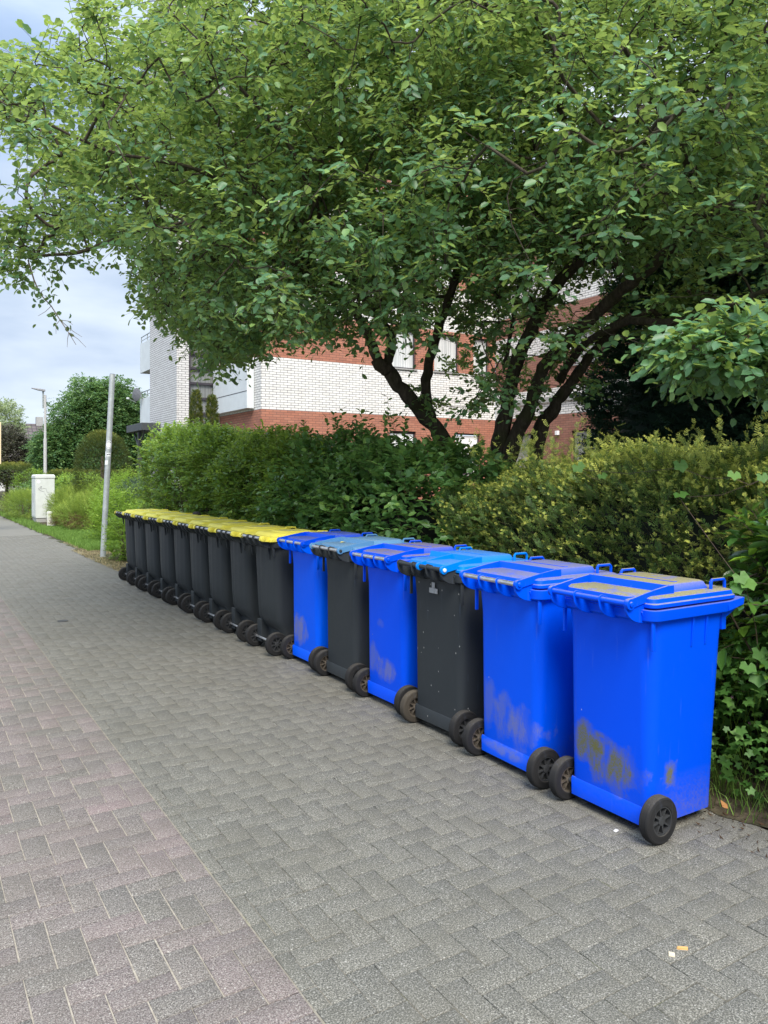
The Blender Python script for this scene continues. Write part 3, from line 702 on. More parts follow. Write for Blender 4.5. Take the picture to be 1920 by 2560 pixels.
# balconies beyond the tower
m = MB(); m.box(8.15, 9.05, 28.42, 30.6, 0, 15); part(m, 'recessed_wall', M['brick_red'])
for zb, zt in ((3.47, 4.52), (5.52, 6.65), (8.0, 9.1), (10.6, 11.7)):
    m = MB(); m.box(7.62, 7.70, 28.41, 30.32, zb, zt); m.box(7.70, 8.14, 28.41, 30.32, zb, zb + .14); b_ = part(m, 'balcony', M['panel'], bevel=.006)
    m = MB(); m.tube([(7.66, 28.42, zt + .26), (7.66, 30.3, zt + .26)], .02, 6); m.tube([(7.66, 28.42, zt + .12), (7.66, 30.3, zt + .12)], .014, 6)
    for yy in (28.6, 29.4, 30.28): m.tube([(7.66, yy, zt), (7.66, yy, zt + .26)], .016, 6)
    part(m, 'railing', M['rail'], b_)
# entrance canopy on two posts
m = MB(); m.box(6.84, 7.485, 27.0, 29.2, 3.14, 3.40); cn = part(m, 'entrance_canopy', M['darkmetal'], bevel=.01)
m = MB(); m.box(6.95, 7.07, 27.9, 28.02, 0, 3.138); m.tube([(7.0, 27.96, 2.5), (7.0, 27.25, 3.13)], .03, 6); m.tube([(7.0, 27.96, 2.5), (7.0, 28.7, 3.13)], .03, 6); part(m, 'canopy_post', M['darkmetal'], cn)
# wing
win_w = [(16.55, 17.75, 1.72, 3.0), (19.3, 20.6, 1.72, 3.0), (16.6, 17.7, 5.1, 6.2)]
m = MB(); wall(m, 'x', 18.0, 15.7, 21.49, 0, 10.6, win_w); wall(m, 'y', 15.7, 18, 26, 0, 10.6); part(m, 'wing_wall', M['brick_wing'])
for i, h in enumerate(win_w): window('x', 18.0, h, 'shutter' if i < 2 else 'curtain')
m = MB(); m.box(17.93, 17.998, 15.7, 20.5, 3.98, 4.14); part(m, 'wing_trim', M['concrete'])
m = MB(); m.box(17.85, 26.1, 15.6, 21.6, 10.6, 10.9); m.box(18.1, 26, 15.8, 21.4, 0, 10.5); part(m, 'wing_roof', M['concrete'])
m = MB(); m.box(17.9, 17.998, 18.28, 18.4, 2.88, 3.02); part(m, 'wall_lamp', M['shutter'], bevel=.01)
# satellite dish clamped to the balcony
ds = thing('satellite_dish', P(339, 986, 29.4)); ds.rotation_euler = (0, 0, R(25)); tag(ds, 'round grey satellite dish clamped to the lower far balcony', 'satellite dish')
m = MB(); m.lathe([(0, 0), (.004, .09), (.02, .18), (.04, .25), (.045, .25), (.025, .18), (.01, .09), (.006, 0)], 28, 'x'); m.build('reflector', simple('dish_grey', (.13, .135, .15), .6), ds)
m = MB(); m.tube([(.03, 0, 0), (.2, -.12, -.12), (.42, -.3, -.14)], .02, 6); m.tube([(.01, 0, -.3), (-.32, .05, -.18)], .012, 6); m.build('arm', M['rail'], ds)
m = MB(); m.box(-.36, -.28, .01, .09, -.21, -.14); m.build('receiver', M['panel'], ds, bevel=.01)

# ------------------------------------------------------------------ foliage materials
M['tree_leaf'] = leaf_mat('tree_leaves', (.03, .095, .05), (.10, .24, .11), (.46, .62, .10), .42, .34, .5)
M['bark'] = None
def bark():
    t = NT('dark_bark'); o = t.obj(); n1 = t.noise(o, 30, 6, .7, .5, (1, 1, .22)); n2 = t.noise(o, 5, 4)
    c = t.ramp(n1, [(.3, (.035, .028, .022)), (.6, (.095, .078, .062)), (.8, (.17, .145, .12))])
    c = t.mix(t.ramp(n2, [(.5, 0.), (.65, .5)]), c, (.05, .06, .022))
    return t.done(t.bsdf(c, .9, 0, t.bump(n1, .9, .012), .15))
M['bark'] = bark(); M['twig'] = simple('brown_twig', (.085, .06, .042), .85, 0, .3, 30)
M['privet'] = leaf_mat('privet_leaves', (.05, .13, .035), (.14, .29, .055), (.46, .64, .08), .42, .38, .45)
M['viburnum'] = leaf_mat('round_shrub_leaves', (.04, .12, .04), (.12, .265, .08), (.30, .48, .11), .38, .3, .55)
M['yew'] = leaf_mat('yew_needles', (.035, .095, .03), (.125, .225, .05), (.82, .82, .17), .5, .22, .35)
M['cypress'] = leaf_mat('cypress_sprays', (.025, .07, .05), (.055, .125, .09), (.10, .20, .12), .6, .12, .3)
M['laurel'] = leaf_mat('laurel_leaves', (.02, .06, .022), (.06, .15, .03), (.26, .44, .04), .22, .2, .7)
M['herb'] = leaf_mat('cranesbill_leaves', (.03, .09, .02), (.08, .2, .04), (.2, .36, .08), .5, .35, .35)
M['darktree'] = leaf_mat('beech_leaves', (.02, .065, .022), (.06, .145, .045), (.24, .38, .11), .5, .3, .4)
M['lighttree'] = leaf_mat('pale_tree_leaves', (.10, .15, .05), (.22, .3, .12), (.45, .5, .28), .5, .35, .3)
M['brownbush'] = leaf_mat('bronze_leaves', (.03, .036, .022), (.065, .065, .042), (.13, .12, .07), .6, .15, .3)
M['thuja'] = leaf_mat('thuja_foliage', (.025, .05, .012), (.06, .1, .022), (.28, .28, .05), .6, .15, .3)
M['juniper'] = leaf_mat('juniper_foliage', (.06, .11, .02), (.16, .24, .035), (.36, .46, .08), .6, .25, .3)
M['brightleaf'] = leaf_mat('lime_leaves', (.09, .17, .02), (.18, .31, .035), (.36, .50, .07), .5, .4, .3)
M['greyleaf'] = leaf_mat('cotoneaster_leaves', (.02, .045, .03), (.045, .085, .05), (.11, .16, .09), .5, .2, .4)
M['deadleaf'] = leaf_mat('dead_needles', (.05, .03, .018), (.11, .065, .035), (.2, .13, .07), .8, .1, .1)

# ------------------------------------------------------------------ the big tree
def in_poly(px, py, poly):
    c = np.zeros(len(px), bool); n = len(poly); j = n - 1
    for i in range(n):
        xi, yi = poly[i]; xj, yj = poly[j]
        k = ((yi > py) != (yj > py)) & (px < (xj - xi) * (py - yi) / (yj - yi + 1e-9) + xi); c ^= k; j = i
    return c
def project(p):
    X = p[:, 0] * CS - p[:, 1] * SN; D = p[:, 0] * SN + p[:, 1] * CS
    return 960 + F * X / np.maximum(D, .3), HY - F * (p[:, 2] - HC) / np.maximum(D, .3), D
tree = thing('broadleaf_tree', (*W(1190, 8.9), 0)); tag(tree, 'large multi stemmed tree with a wide green crown overhanging the row of bins', 'tree')
T0 = Vector(tree.location)
root = lambda px, d: (px, None, d)
limbs = [  # (px, py, depth, radius)
 ('trunk', [(1165, 'g', 8.9, .125), (1120, 1140, 8.9, .105), (1050, 1030, 8.85, .097), (990, 950, 8.8, .092), (950, 905, 8.75, .105)]),
 ('limb', [(950, 915, 8.75, .075), (920, 840, 8.7, .062), (880, 770, 8.6, .056), (800, 690, 8.4, .052), (690, 645, 8.1, .046), (590, 618, 7.8, .041), (500, 600, 7.6, .036), (400, 565, 7.3, .03), (300, 595, 7.0, .025), (200, 630, 6.8, .02), (90, 640, 6.6, .012)]),
 ('limb', [(965, 915, 8.75, .07), (980, 855, 8.75, .06), (945, 790, 8.6, .052), (880, 700, 8.2, .047), (810, 590, 7.7, .04), (780, 480, 7.2, .033), (700, 330, 6.8, .024), (560, 180, 6.4, .014)]),
 ('trunk', [(1180, 'g', 9.0, .1), (1110, 1140, 9.0, .085), (1075, 1040, 9.0, .075), (1065, 950, 9.05, .07), (1090, 840, 9.1, .066), (1125, 740, 9.1, .06), (1150, 620, 9.0, .05), (1120, 480, 8.6, .04), (1060, 330, 8.1, .03), (1000, 150, 7.6, .018)]),
 ('trunk', [(1240, 'g', 8.8, .14), (1245, 1160, 8.8, .125), (1265, 1040, 8.75, .098), (1290, 910, 8.7, .09), (1345, 790, 8.5, .082), (1400, 700, 8.2, .075), (1450, 655, 8.0, .068), (1530, 600, 7.6, .055), (1640, 545, 7.1, .045), (1780, 520, 6.6, .035), (1960, 505, 6.2, .025)]),
 ('limb', [(1445, 660, 8.0, .06), (1440, 560, 7.8, .055), (1430, 450, 7.5, .048), (1405, 300, 7.0, .04), (1380, 140, 6.6, .028), (1300, -40, 6.2, .018)]),
 ('trunk', [(1250, 'g', 8.75, .15), (1262, 1170, 8.75, .115), (1320, 1030, 8.6, .085), (1360, 920, 8.4, .08), (1420, 850, 8.1, .075), (1540, 740, 7.5, .07), (1640, 655, 7.0, .062), (1740, 560, 6.6, .056), (1860, 500, 6.2, .05), (2000, 440, 5.8, .04), (2200, 380, 5.4, .025)]),
 ('trunk', [(1320, 'g', 8.95, .13), (1340, 1120, 8.95, .105), (1385, 1020, 8.8, .085), (1440, 940, 8.6, .07), (1490, 870, 8.3, .055), (1560, 800, 7.8, .05)]),
 ('limb', [(1400, 950, 8.7, .055), (1455, 868, 8.1, .05), (1560, 806, 7.4, .044), (1660, 806, 6.7, .04), (1760, 790, 6.0, .033), (1880, 740, 5.3, .024), (2020, 700, 4.8, .014)]),
 ('limb', [(1265, 900, 9.3, .03), (1300, 700, 9.2, .03), (1310, 560, 9.1, .026), (1325, 380, 8.9, .018)]),
 ('limb', [(1550, 690, 7.7, .032), (1520, 580, 7.5, .03), (1540, 430, 7.2, .024), (1600, 300, 6.8, .018), (1650, 120, 6.4, .012)]),
 ('limb', [(1120, 740, 9.1, .04), (1200, 600, 8.8, .035), (1230, 450, 8.4, .03), (1210, 300, 7.8, .02), (1150, 100, 7.2, .012)]),
 ('limb', [(810, 590, 7.7, .03), (650, 500, 7.0, .026), (480, 420, 6.4, .02), (280, 380, 6.0, .014), (100, 300, 5.7, .009)]),
 ('limb', [(1740, 560, 6.6, .035), (1720, 420, 6.0, .03), (1650, 280, 5.4, .022), (1560, 120, 4.9, .014)]),
]
nodes = []
for nm, pts in limbs:
    path = []
    for (px, py, d, r) in pts:
        path.append(Vector((*W(px, d), 0)) if py == 'g' else P(px, py, d))
    # smooth with a Catmull-Rom pass and a little knobbliness
    dense = []; rad = []
    for i in range(len(path) - 1):
        p0, p1, p2, p3 = path[max(i - 1, 0)], path[i], path[i + 1], path[min(i + 2, len(path) - 1)]
        for k in range(6):
            t = k / 6; q = .5 * ((2 * p1) + (p2 - p0) * t + (2 * p0 - 5 * p1 + 4 * p2 - p3) * t * t + (3 * p1 - p0 - 3 * p2 + p3) * t ** 3)
            rr_ = pts[i][3] * (1 - t) + pts[i + 1][3] * t
            dense.append(q + Vector(rng.normal(size=3)) * rr_ * .10); rad.append(rr_ * .86 * (1 + .07 * math.sin(len(dense) * 1.7)))
    dense.append(path[-1]); rad.append(pts[-1][3])
    m = MB(); m.tube([p - T0 for p in dense], rad, 12); m.build(nm, M['bark'], tree, 60)
    for p, r in zip(dense, rad):
        if p.z > 2.0: nodes.append(p)
allow = [(-900, -4000), (3200, -4000), (3200, 980), (2100, 960), (1919, 945), (1780, 955), (1660, 935), (1600, 850), (1500, 905), (1440, 1010), (1330, 1040), (1200, 1050), (1080, 1060), (1010, 980), (880, 840), (770, 825), (700, 885), (640, 880), (570, 915), (530, 880), (460, 850), (420, 800),
         (385, 790), (345, 690), (300, 585), (200, 600), (150, 640), (95, 665), (0, 640), (-900, 620)]
deny1 = [(-900, -4000), (392, -4000), (410, -20), (392, 30), (330, 45), (250, 18), (200, 55), (60, 88), (0, 118), (-900, 150)]
deny2 = [(-900, 330), (0, 330), (50, 360), (90, 400), (45, 450), (20, 520), (-900, 520)]
def sample_crown(n):
    out = []
    while sum(len(x) for x in out) < n:
        q = rand_dir(6000); f = rng.random(6000) ** .42
        p = np.array([5.25, 6.6, 5.0]) + q * np.array([5.2, 5.4, 3.3]) * f[:, None] * (1 + .10 * wob(q * 3.0, 1.3))[:, None]
        p = p[p[:, 2] > 2.15]
        px, py, D = project(p)
        ok = (D > 2.6) & in_poly(px, py, allow) & ~in_poly(px, py, deny1) & ~in_poly(px, py, deny2)
        hole = (px > 640) & (px < 1600) & (py > 640)
        ok &= ~hole | (rng.random(len(p)) < np.where(py > 820, .15, np.where(px < 720, .95, np.where(px < 1000, .62, .42)))) & (~hole | (py < 860) | (px > 1050) )
        near = (D < 4.4) & (px < 1500); ok &= ~near
        ok &= ~((D < 3.4) & (py < 600)); ok &= ~((px > 1150) & (py > 430) & (py < 800) & (D < 6.4)) | (rng.random(len(p)) < .42); ok &= (py > -120) | (rng.random(len(p)) < .22)  # unseen crown top thinned so more light reaches the leaves below
        thin = (wob(p * np.array([1, 1, 2.0]), 1.5) < np.where(px < 620, -.5, -.24)); ok &= ~thin
        out.append(p[ok])
    return np.concatenate(out)[:n]
cl = sample_crown(5000)
# the low near branch at the right edge, and the dangling twig at the left
extra = []
for _ in range(58): px = rng.uniform(1705, 2050); extra.append(P(px, rng.uniform(825 + max(0, (1790 - px) * .5), 895), rng.uniform(3.7, 4.3)))
for (px, py) in ((60, 560), (30, 610), (90, 640), (60, 670), (10, 650), (150, 615), (110, 600), (20, 580)): extra.append(P(px, py, 6.5))
cl = np.concatenate([cl, np.array([tuple(e) for e in extra])])
NP = np.array([tuple(n) for n in nodes]); parent_idx = [-1] * len(NP); pts_all = list(NP); cnt = [0] * len(NP)
d0 = np.array([np.min(np.linalg.norm(NP - c, axis=1)) for c in cl]); order = np.argsort(d0)
buf = np.zeros((len(NP) + len(cl) * 4, 3)); buf[:len(NP)] = NP; nb = len(NP); par = list(range(nb)); par = [-1] * nb
tips = []
centre = np.array([5.3, 6.9, 2.5])
for ci in order:
    c = cl[ci]; dd = np.linalg.norm(buf[:nb] - c, axis=1) + .25 * np.maximum(0, np.linalg.norm(buf[:nb] - centre, axis=1) - np.linalg.norm(c - centre))
    j = int(np.argmin(dd)); a = buf[j]; prev = j
    LL = np.linalg.norm(c - a); pd = (a - buf[par[j]]) if par[j] >= 0 else (c - a); pd = pd / max(1e-6, np.linalg.norm(pd)); ct_ = a + (pd * .45 + np.array([0, 0, .12])) * LL
    for tt in (.22, .45, .7, 1.0):
        q = a * (1 - tt) ** 2 + ct_ * 2 * tt * (1 - tt) + c * tt * tt + rng.normal(size=3) * .014 * (tt < 1)
        buf[nb] = q; par.append(prev); prev = nb; nb += 1
    tips.append((prev, j))
load = np.zeros(nb)
for t_, j in tips: load[t_] += 1
for i in range(nb - 1, -1, -1):
    if par[i] >= 0: load[par[i]] += load[i]
bm_ = MB()
V = []; Fq = []
for i in range(nb):
    if par[i] < 0: continue
    a, b = buf[par[i]], buf[i]; ra = .0023 * math.sqrt(load[i]) + .0013; ra = min(ra, .03); rb = ra * .88
    d = b - a; ln = np.linalg.norm(d)
    if ln < 1e-4: continue
    d /= ln; u = np.cross(d, [.31, .2, .93]); u /= np.linalg.norm(u); v = np.cross(d, u); k0 = len(V)
    for (p, r) in ((a, ra), (b, rb)):
        for k in range(5): an = 2 * math.pi * k / 5; V.append(p + (u * math.cos(an) + v * math.sin(an)) * r)
    for k in range(5): Fq.append((k0 + k, k0 + (k + 1) % 5, k0 + 5 + (k + 1) % 5, k0 + 5 + k))
br = np_mesh('branches', np.array(V) - np.array(T0), Fq, M['bark'], tree, None, True)
br['kind'] = 'stuff'
# leafy twigs around every cluster
ct = np.array([buf[t_] for t_, j in tips]); cb = np.array([buf[par[t_]] for t_, j in tips])
K = 8; org = np.repeat(ct, K, 0) + rng.normal(size=(len(ct) * K, 3)) * .05
dr = nrm(np.repeat(nrm(ct - cb), K, 0) * .5 + rand_dir(len(org)) * np.array([1, 1, .55]) + np.array([0, 0, .06]))
tl = rng.uniform(.12, .34, len(org)); tl = np.where(np.linalg.norm(org, axis=1) < 4.9, tl * .55, tl)
pos, ldr, nr_, tt = sprays(org, dr, 7, tl, .8, .25); nr_ = nrm(nr_ + .55 * nrm((pos - np.array([5.25, 6.6, 3.8])) * np.array([1, 1, 1.2])))
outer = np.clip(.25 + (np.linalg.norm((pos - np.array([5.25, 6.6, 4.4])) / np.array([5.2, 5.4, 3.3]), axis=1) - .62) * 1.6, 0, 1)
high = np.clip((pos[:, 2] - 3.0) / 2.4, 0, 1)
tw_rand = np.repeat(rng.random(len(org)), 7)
var = np.clip(rng.normal(.44, .17, len(pos)) + (tw_rand > .42) * outer * high * rng.uniform(.1, .6, len(pos)), 0, 1)  # high outer leaves lightened: young growth plus painted crown highlights
sz = rng.uniform(.044, .080, len(pos)) * np.where(var > .7, .9, 1)
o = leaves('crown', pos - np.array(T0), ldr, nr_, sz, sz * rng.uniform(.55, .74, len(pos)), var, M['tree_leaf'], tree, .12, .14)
dt = [P(px, py, 6.45) - T0 for px, py in ((70, 650), (85, 700), (100, 735), (128, 765), (150, 800), (172, 832), (190, 862))]
m = MB(); m.tube(dt, [.006, .006, .005, .0045, .004, .003, .002], 6)
for (px, py), q in (((215, 868), 5), ((168, 868), 5), ((205, 842), 4), ((140, 835), 4), ((182, 812), 4), ((95, 790), 3), ((120, 722), 2)):
    e = P(px, py, 6.4 + rng.uniform(-.1, .1)) - T0; md = (dt[q] + e) / 2 + Vector(rng.normal(size=3)) * .012; m.tube([dt[q], md, e], [.0028, .0022, .0014], 5)
m.build('hanging_twig', simple('pale_twig', (.20, .155, .12), .8), tree, 60)
n_ = 46; hp_ = np.array([tuple(dt[2 + int(rng.integers(0, 3))] + Vector(rng.normal(size=3)) * .055) for _ in range(n_)])
leaves('hanging_leaves', hp_, rand_dir(n_) + np.array([0, 0, -.8]), rand_dir(n_), rng.uniform(.04, .06, n_), rng.uniform(.025, .038, n_), rng.uniform(.1, .5, n_), M['tree_leaf'], tree, .12, .2)
# thin twigs for the sprays
def twig_mesh(name, org, dr, tl, r, mat, parent, off=(0, 0, 0), droop=.25):
    n = len(org); d = nrm(dr); u = nrm(np.cross(d, rand_dir(n))); v = np.cross(d, u); V = []
    end = org + d * tl[:, None] - np.array([0, 0, 1.]) * (droop * tl)[:, None]
    V = np.stack([org + u * r, org - u * r * .5 + v * r * .87, org - u * r * .5 - v * r * .87, end + u * r * .4, end - u * r * .2 + v * r * .35, end - u * r * .2 - v * r * .35], 1).reshape(-1, 3) - np.array(off)
    i = np.arange(n)[:, None] * 6
    Fc = np.concatenate([i + np.array([[0, 1, 4, 3]]), i + np.array([[1, 2, 5, 4]]), i + np.array([[2, 0, 3, 5]])], 0)
    o = np_mesh(name, V, Fc, mat, parent); return o
o = twig_mesh('twigs', org, dr, tl, .0022, M['bark'], tree, T0); o['kind'] = 'stuff'

# ------------------------------------------------------------------ shrubs and hedges
UP = np.array([0, 0, 1.])
def box_shell(n, x0, x1, y0, y1, z0, z1, depth=.35, bump=.12, bs=1.4, round_=.25, faces='-x+x-y+y+z', top=None):
    ar = {'-x': (y1 - y0) * (z1 - z0), '+x': (y1 - y0) * (z1 - z0) * .35, '-y': (x1 - x0) * (z1 - z0), '+y': (x1 - x0) * (z1 - z0), '+z': (x1 - x0) * (y1 - y0) * 1.2}
    ks = [k for k in ar if k in faces]; pr = np.array([ar[k] for k in ks]); pr /= pr.sum()
    f = rng.choice(len(ks), n, p=pr); u = rng.random(n); v = rng.random(n)
    c = np.array([(x0 + x1) / 2, (y0 + y1) / 2, (z0 + z1) / 2]); h = np.array([(x1 - x0) / 2, (y1 - y0) / 2, (z1 - z0) / 2])
    p = np.zeros((n, 3)); o = np.zeros((n, 3))
    for i, k in enumerate(ks):
        s_ = f == i; a = {'x': 0, 'y': 1, 'z': 2}[k[1]]; sg = -1 if k[0] == '-' else 1; b, cc_ = [q for q in range(3) if q != a]
        p[s_, a] = sg; p[s_, b] = u[s_] * 2 - 1; p[s_, cc_] = v[s_] * 2 - 1; o[s_, a] = sg
    # round off the edges
    q = np.abs(p); q2 = q[:, :2].copy(); q2[:, 0] = q[:, 0]; e = np.minimum(q[:, 0], q[:, 2]); p[:, 0] *= 1 - round_ * .5 * e ** 6; p[:, 2] *= np.where(p[:, 2] > 0, 1 - round_ * .35 * e ** 6, 1)
    o = nrm(o + np.sign(p) * (q ** 5) * .8)
    w3 = c + p * h; w3 = w3 + o * (wob(w3, bs) * bump)[:, None] - o * (depth * rng.random(n) ** 1.5)[:, None]
    if top is not None: w3[:, 2] = z0 + (w3[:, 2] - z0) * (top(w3[:, 1]) - z0) / (z1 - z0)
    return w3, o

def leafy(name, pts, out, k, tl, ln, asp, mat, parent, off, rise=.35, young=.25, fold=.12, curl=.14, topbright=0.0, twigs=None, mean=.42, sd_=.15, spread=.8, rand=.6, shape='oval', droop=.15):
    dr = nrm(out * .7 + UP * rise + rand_dir(len(pts)) * rand)
    tls = rng.uniform(tl * .6, tl * 1.4, len(pts)); pos, d, nr2, tt = sprays(pts, dr, k, tls, spread, droop)
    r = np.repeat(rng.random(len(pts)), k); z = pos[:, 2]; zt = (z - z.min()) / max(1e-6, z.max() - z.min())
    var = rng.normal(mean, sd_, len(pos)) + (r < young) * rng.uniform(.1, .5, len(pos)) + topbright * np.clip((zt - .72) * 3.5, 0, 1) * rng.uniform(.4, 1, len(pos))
    s_ = rng.uniform(ln * .7, ln * 1.25, len(pos))
    o = leaves(name, pos - off, d, nr2, s_, s_ * asp * rng.uniform(.85, 1.15, len(pos)), np.clip(var, 0, 1), mat, parent, fold, curl, shape)
    if twigs: t_ = twig_mesh('twigs', pts, dr, tls, twigs, M['twig'], parent, off, droop); t_['kind'] = 'stuff'
    return o
def bush(name, label, cat, loc, group=None):
    t = thing(name, loc); tag(t, label, cat, group); return t, np.array(loc, float)
def stems(n, xa, xb, ya, yb, h0, h1, r, parent, off, mat=None, lean=.2):
    m = MB()
    for _ in range(n):
        x, y = rng.uniform(xa, xb), rng.uniform(ya, yb); h = rng.uniform(h0, h1); a, b = rng.normal(size=2) * lean
        m.tube([Vector((x - off[0], y - off[1], 0)), Vector((x - off[0] + a * .4, y - off[1] + b * .4, h * .5)), Vector((x - off[0] + a, y - off[1] + b, h))], [r, r * .8, r * .4], 5)
    o = m.build('stems', mat or M['twig'], parent, 60); return o

M['yewcore'] = simple('core_shade', (.008, .012, .006), .95, 0, .5, 25)  # near-black colour stands for the shade deep inside the hedges
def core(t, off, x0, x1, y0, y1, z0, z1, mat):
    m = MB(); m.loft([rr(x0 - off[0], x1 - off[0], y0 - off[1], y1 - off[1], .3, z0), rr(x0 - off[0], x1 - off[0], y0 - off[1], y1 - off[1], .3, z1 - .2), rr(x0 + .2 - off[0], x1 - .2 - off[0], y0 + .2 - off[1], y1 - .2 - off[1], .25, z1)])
    return m.build('shade_core', mat, t, 60)
# privet hedge behind the yellow lidded bins
t, off = bush('privet_hedge', 'long loose green hedge with bare brown twigs behind the yellow lidded bins', 'hedge', (4.35, 11.2, 0))
top = lambda y: 1.70 + .52 * np.clip((y - 7.4) / 6, 0, 1) + .07 * np.sin(y * 2.3) + .05 * np.sin(y * 5.3)
p, o_ = box_shell(12500, 3.62, 5.0, 7.6, 14.0, .15, 2.2, .5, .27, 2.1, .5, top=top)
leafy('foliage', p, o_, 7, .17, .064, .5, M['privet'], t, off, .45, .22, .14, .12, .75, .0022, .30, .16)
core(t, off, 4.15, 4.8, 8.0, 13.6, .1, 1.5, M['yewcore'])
stems(170, 3.7, 4.7, 7.5, 13.8, 1.2, 1.9, .008, t, off)
p2 = np.stack([rng.uniform(3.75, 4.6, 150), rng.uniform(7.5, 13.6, 150), rng.uniform(-.25, .05, 150)], 1); p2[:, 2] = top(p2[:, 1]) + p2[:, 2]
sh_ = leafy('shoots', p2, np.tile(UP, (150, 1)), 9, .24, .062, .5, M['privet'], t, off, 1, .6, .1, .1, .0, .002, .6, .12, rand=.25); sh_['kind'] = 'stuff'
# round leaved shrub under the tree
t, off = bush('round_leaved_shrub', 'dense shrub with large round dark green leaves behind the blue lidded bins', 'shrub', (4.25, 6.3, 0))
pA, oA = shell(2700, (4.3, 6.35, .90), (.95, 1.45, .90), 2.6, .3, .14, 2.2, .12); pB, oB = shell(900, (4.1, 7.7, .95), (.7, .8, .95), 2.4, .3, .14, 2.2, .12)
pC, oC = shell(420, (4.4, 7.6, 1.5), (.5, .6, .5), 2., .4, .2, 2.2, 1.2)
p = np.concatenate([pA, pB, pC]); o_ = np.concatenate([oA, oB, oC])
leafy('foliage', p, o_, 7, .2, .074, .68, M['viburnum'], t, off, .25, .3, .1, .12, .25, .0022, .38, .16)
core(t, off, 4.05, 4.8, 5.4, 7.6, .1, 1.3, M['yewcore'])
stems(46, 3.9, 4.8, 5.6, 7.8, .9, 1.6, .011, t, off)
p2 = np.stack([rng.uniform(3.9, 4.6, 26), rng.uniform(6.4, 8.2, 26), rng.uniform(1.7, 2.05, 26)], 1)
sh_ = leafy('shoots', p2, np.tile(UP, (26, 1)), 9, .34, .07, .55, M['viburnum'], t, off, 1, .7, .1, .1, 0, .0025, .5, .12, rand=.3); sh_['kind'] = 'stuff'
# yew
def needles(name, org, dr, k, tl, nl, nw, var, mat, parent, off):
    n = len(org); t_ = np.broadcast_to((np.arange(k) + .5) / k, (n, k)); d = nrm(dr)[:, None, :]; tl = np.asarray(tl)[:, None, None]
    ref = nrm(UP + rand_dir(n) * .6)[:, None, :]; sd = nrm(np.cross(d, ref)); nn = np.cross(sd, d)
    sg = np.where(np.arange(k) % 2 == 0, 1., -1.)[None, :, None]
    b = org[:, None, :] + d * t_[..., None] * tl; dd = nrm(d * .55 + sd * sg * .85 + nn * rng.uniform(-.1, .45, (n, k, 1)) + rng.normal(size=(n, k, 3)) * .12)
    nlk = nl * rng.uniform(.75, 1.2, (n, k, 1)) * (1 - .35 * t_[..., None]); wv = nrm(np.cross(dd, nn)) * nw * .5
    tip = b + dd * nlk; V = np.stack([b - wv * .6, b + wv * .6, tip - dd * nlk * .3 + wv, tip, tip - dd * nlk * .3 - wv], 2).reshape(-1, 3) - off
    vv = np.repeat(np.clip((var[:, None] + (t_ - .5) * .25).reshape(-1), 0, 1), 5)
    i = np.arange(n * k)[:, None] * 5
    T = np.concatenate([i + np.array([[0, 1, 2]]), i + np.array([[0, 2, 4]]), i + np.array([[4, 2, 3]])], 0)
    return np_mesh(name, V, T, mat, parent, {'var': vv})
t, off = bush('yew_hedge', 'wide dark yew bush with yellow tipped shoots behind the nearest bins', 'hedge', (4.6, 3.4, 0))
ytop = lambda y: 1.62 + .10 * np.sin(y * 2.1 + 1) + .05 * np.sin(y * 6)
p, o_ = box_shell(19500, 3.72, 5.5, .9, 5.15, .3, 1.75, .30, .13, 2.0, .5, top=ytop)
p = p[rng.random(len(p)) < np.where(p[:, 0] > 5, .5, 1)]; o_ = o_[:len(p)] if len(o_) == len(p) else nrm(p - np.array([4.7, 3.0, .9]))
dr = nrm(o_ * .7 + UP * .45 + rand_dir(len(p)) * .55)
yv = rng.random(len(p)); var = np.where(yv < .30, rng.uniform(.7, 1, len(p)), rng.uniform(.1, .5, len(p)))
var = np.where((p[:, 2] > 1.45) & (yv < .55), rng.uniform(.65, 1, len(p)), var)
needles('foliage', p, dr, 14, rng.uniform(.06, .12, len(p)), .030, .0078, np.where(yv < .3, rng.uniform(.3, .55, len(p)), var * .9), M['yew'], t, off)
kk = (yv < .5) | ((p[:, 2] > 1.4) & (yv < .7)); tp_ = p[kk] + dr[kk] * .085; nt_ = 3
needles('shoot_tips', np.repeat(tp_, nt_, 0) + rng.normal(size=(len(tp_) * nt_, 3)) * .013, nrm(np.repeat(dr[kk], nt_, 0) + rand_dir(len(tp_) * nt_) * .8), 10, rng.uniform(.016, .034, len(tp_) * nt_), .016, .0042, rng.uniform(.72, 1, len(tp_) * nt_), M['yew'], t, off)['kind'] = 'stuff'
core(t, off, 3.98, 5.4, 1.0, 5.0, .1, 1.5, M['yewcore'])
tt_ = twig_mesh('twigs', p, dr, rng.uniform(.06, .11, len(p)), .0016, M['twig'], t, off, 0); tt_['kind'] = 'stuff'
ps = np.stack([rng.uniform(3.75, 4.8, 190), rng.uniform(1.4, 5.1, 190), rng.uniform(1.55, 1.72, 190)], 1); dsh = nrm(UP + rand_dir(190) * .3)
allp = []; alld = []
for q, dd_ in zip(ps, dsh):
    L_ = rng.uniform(.10, .26)
    for k in range(7): allp.append(q + dd_ * L_ * k / 7); alld.append(dd_ * .8 + rand_dir(1)[0] * .9)
sh_ = needles('shoots', np.array(allp), np.array(alld), 10, rng.uniform(.04, .07, len(allp)), .022, .005, rng.uniform(.55, 1, len(allp)), M['yew'], t, off); sh_['kind'] = 'stuff'
stems(30, 4.1, 5.4, 1.2, 5.0, .7, 1.4, .018, t, off, M['bark'])
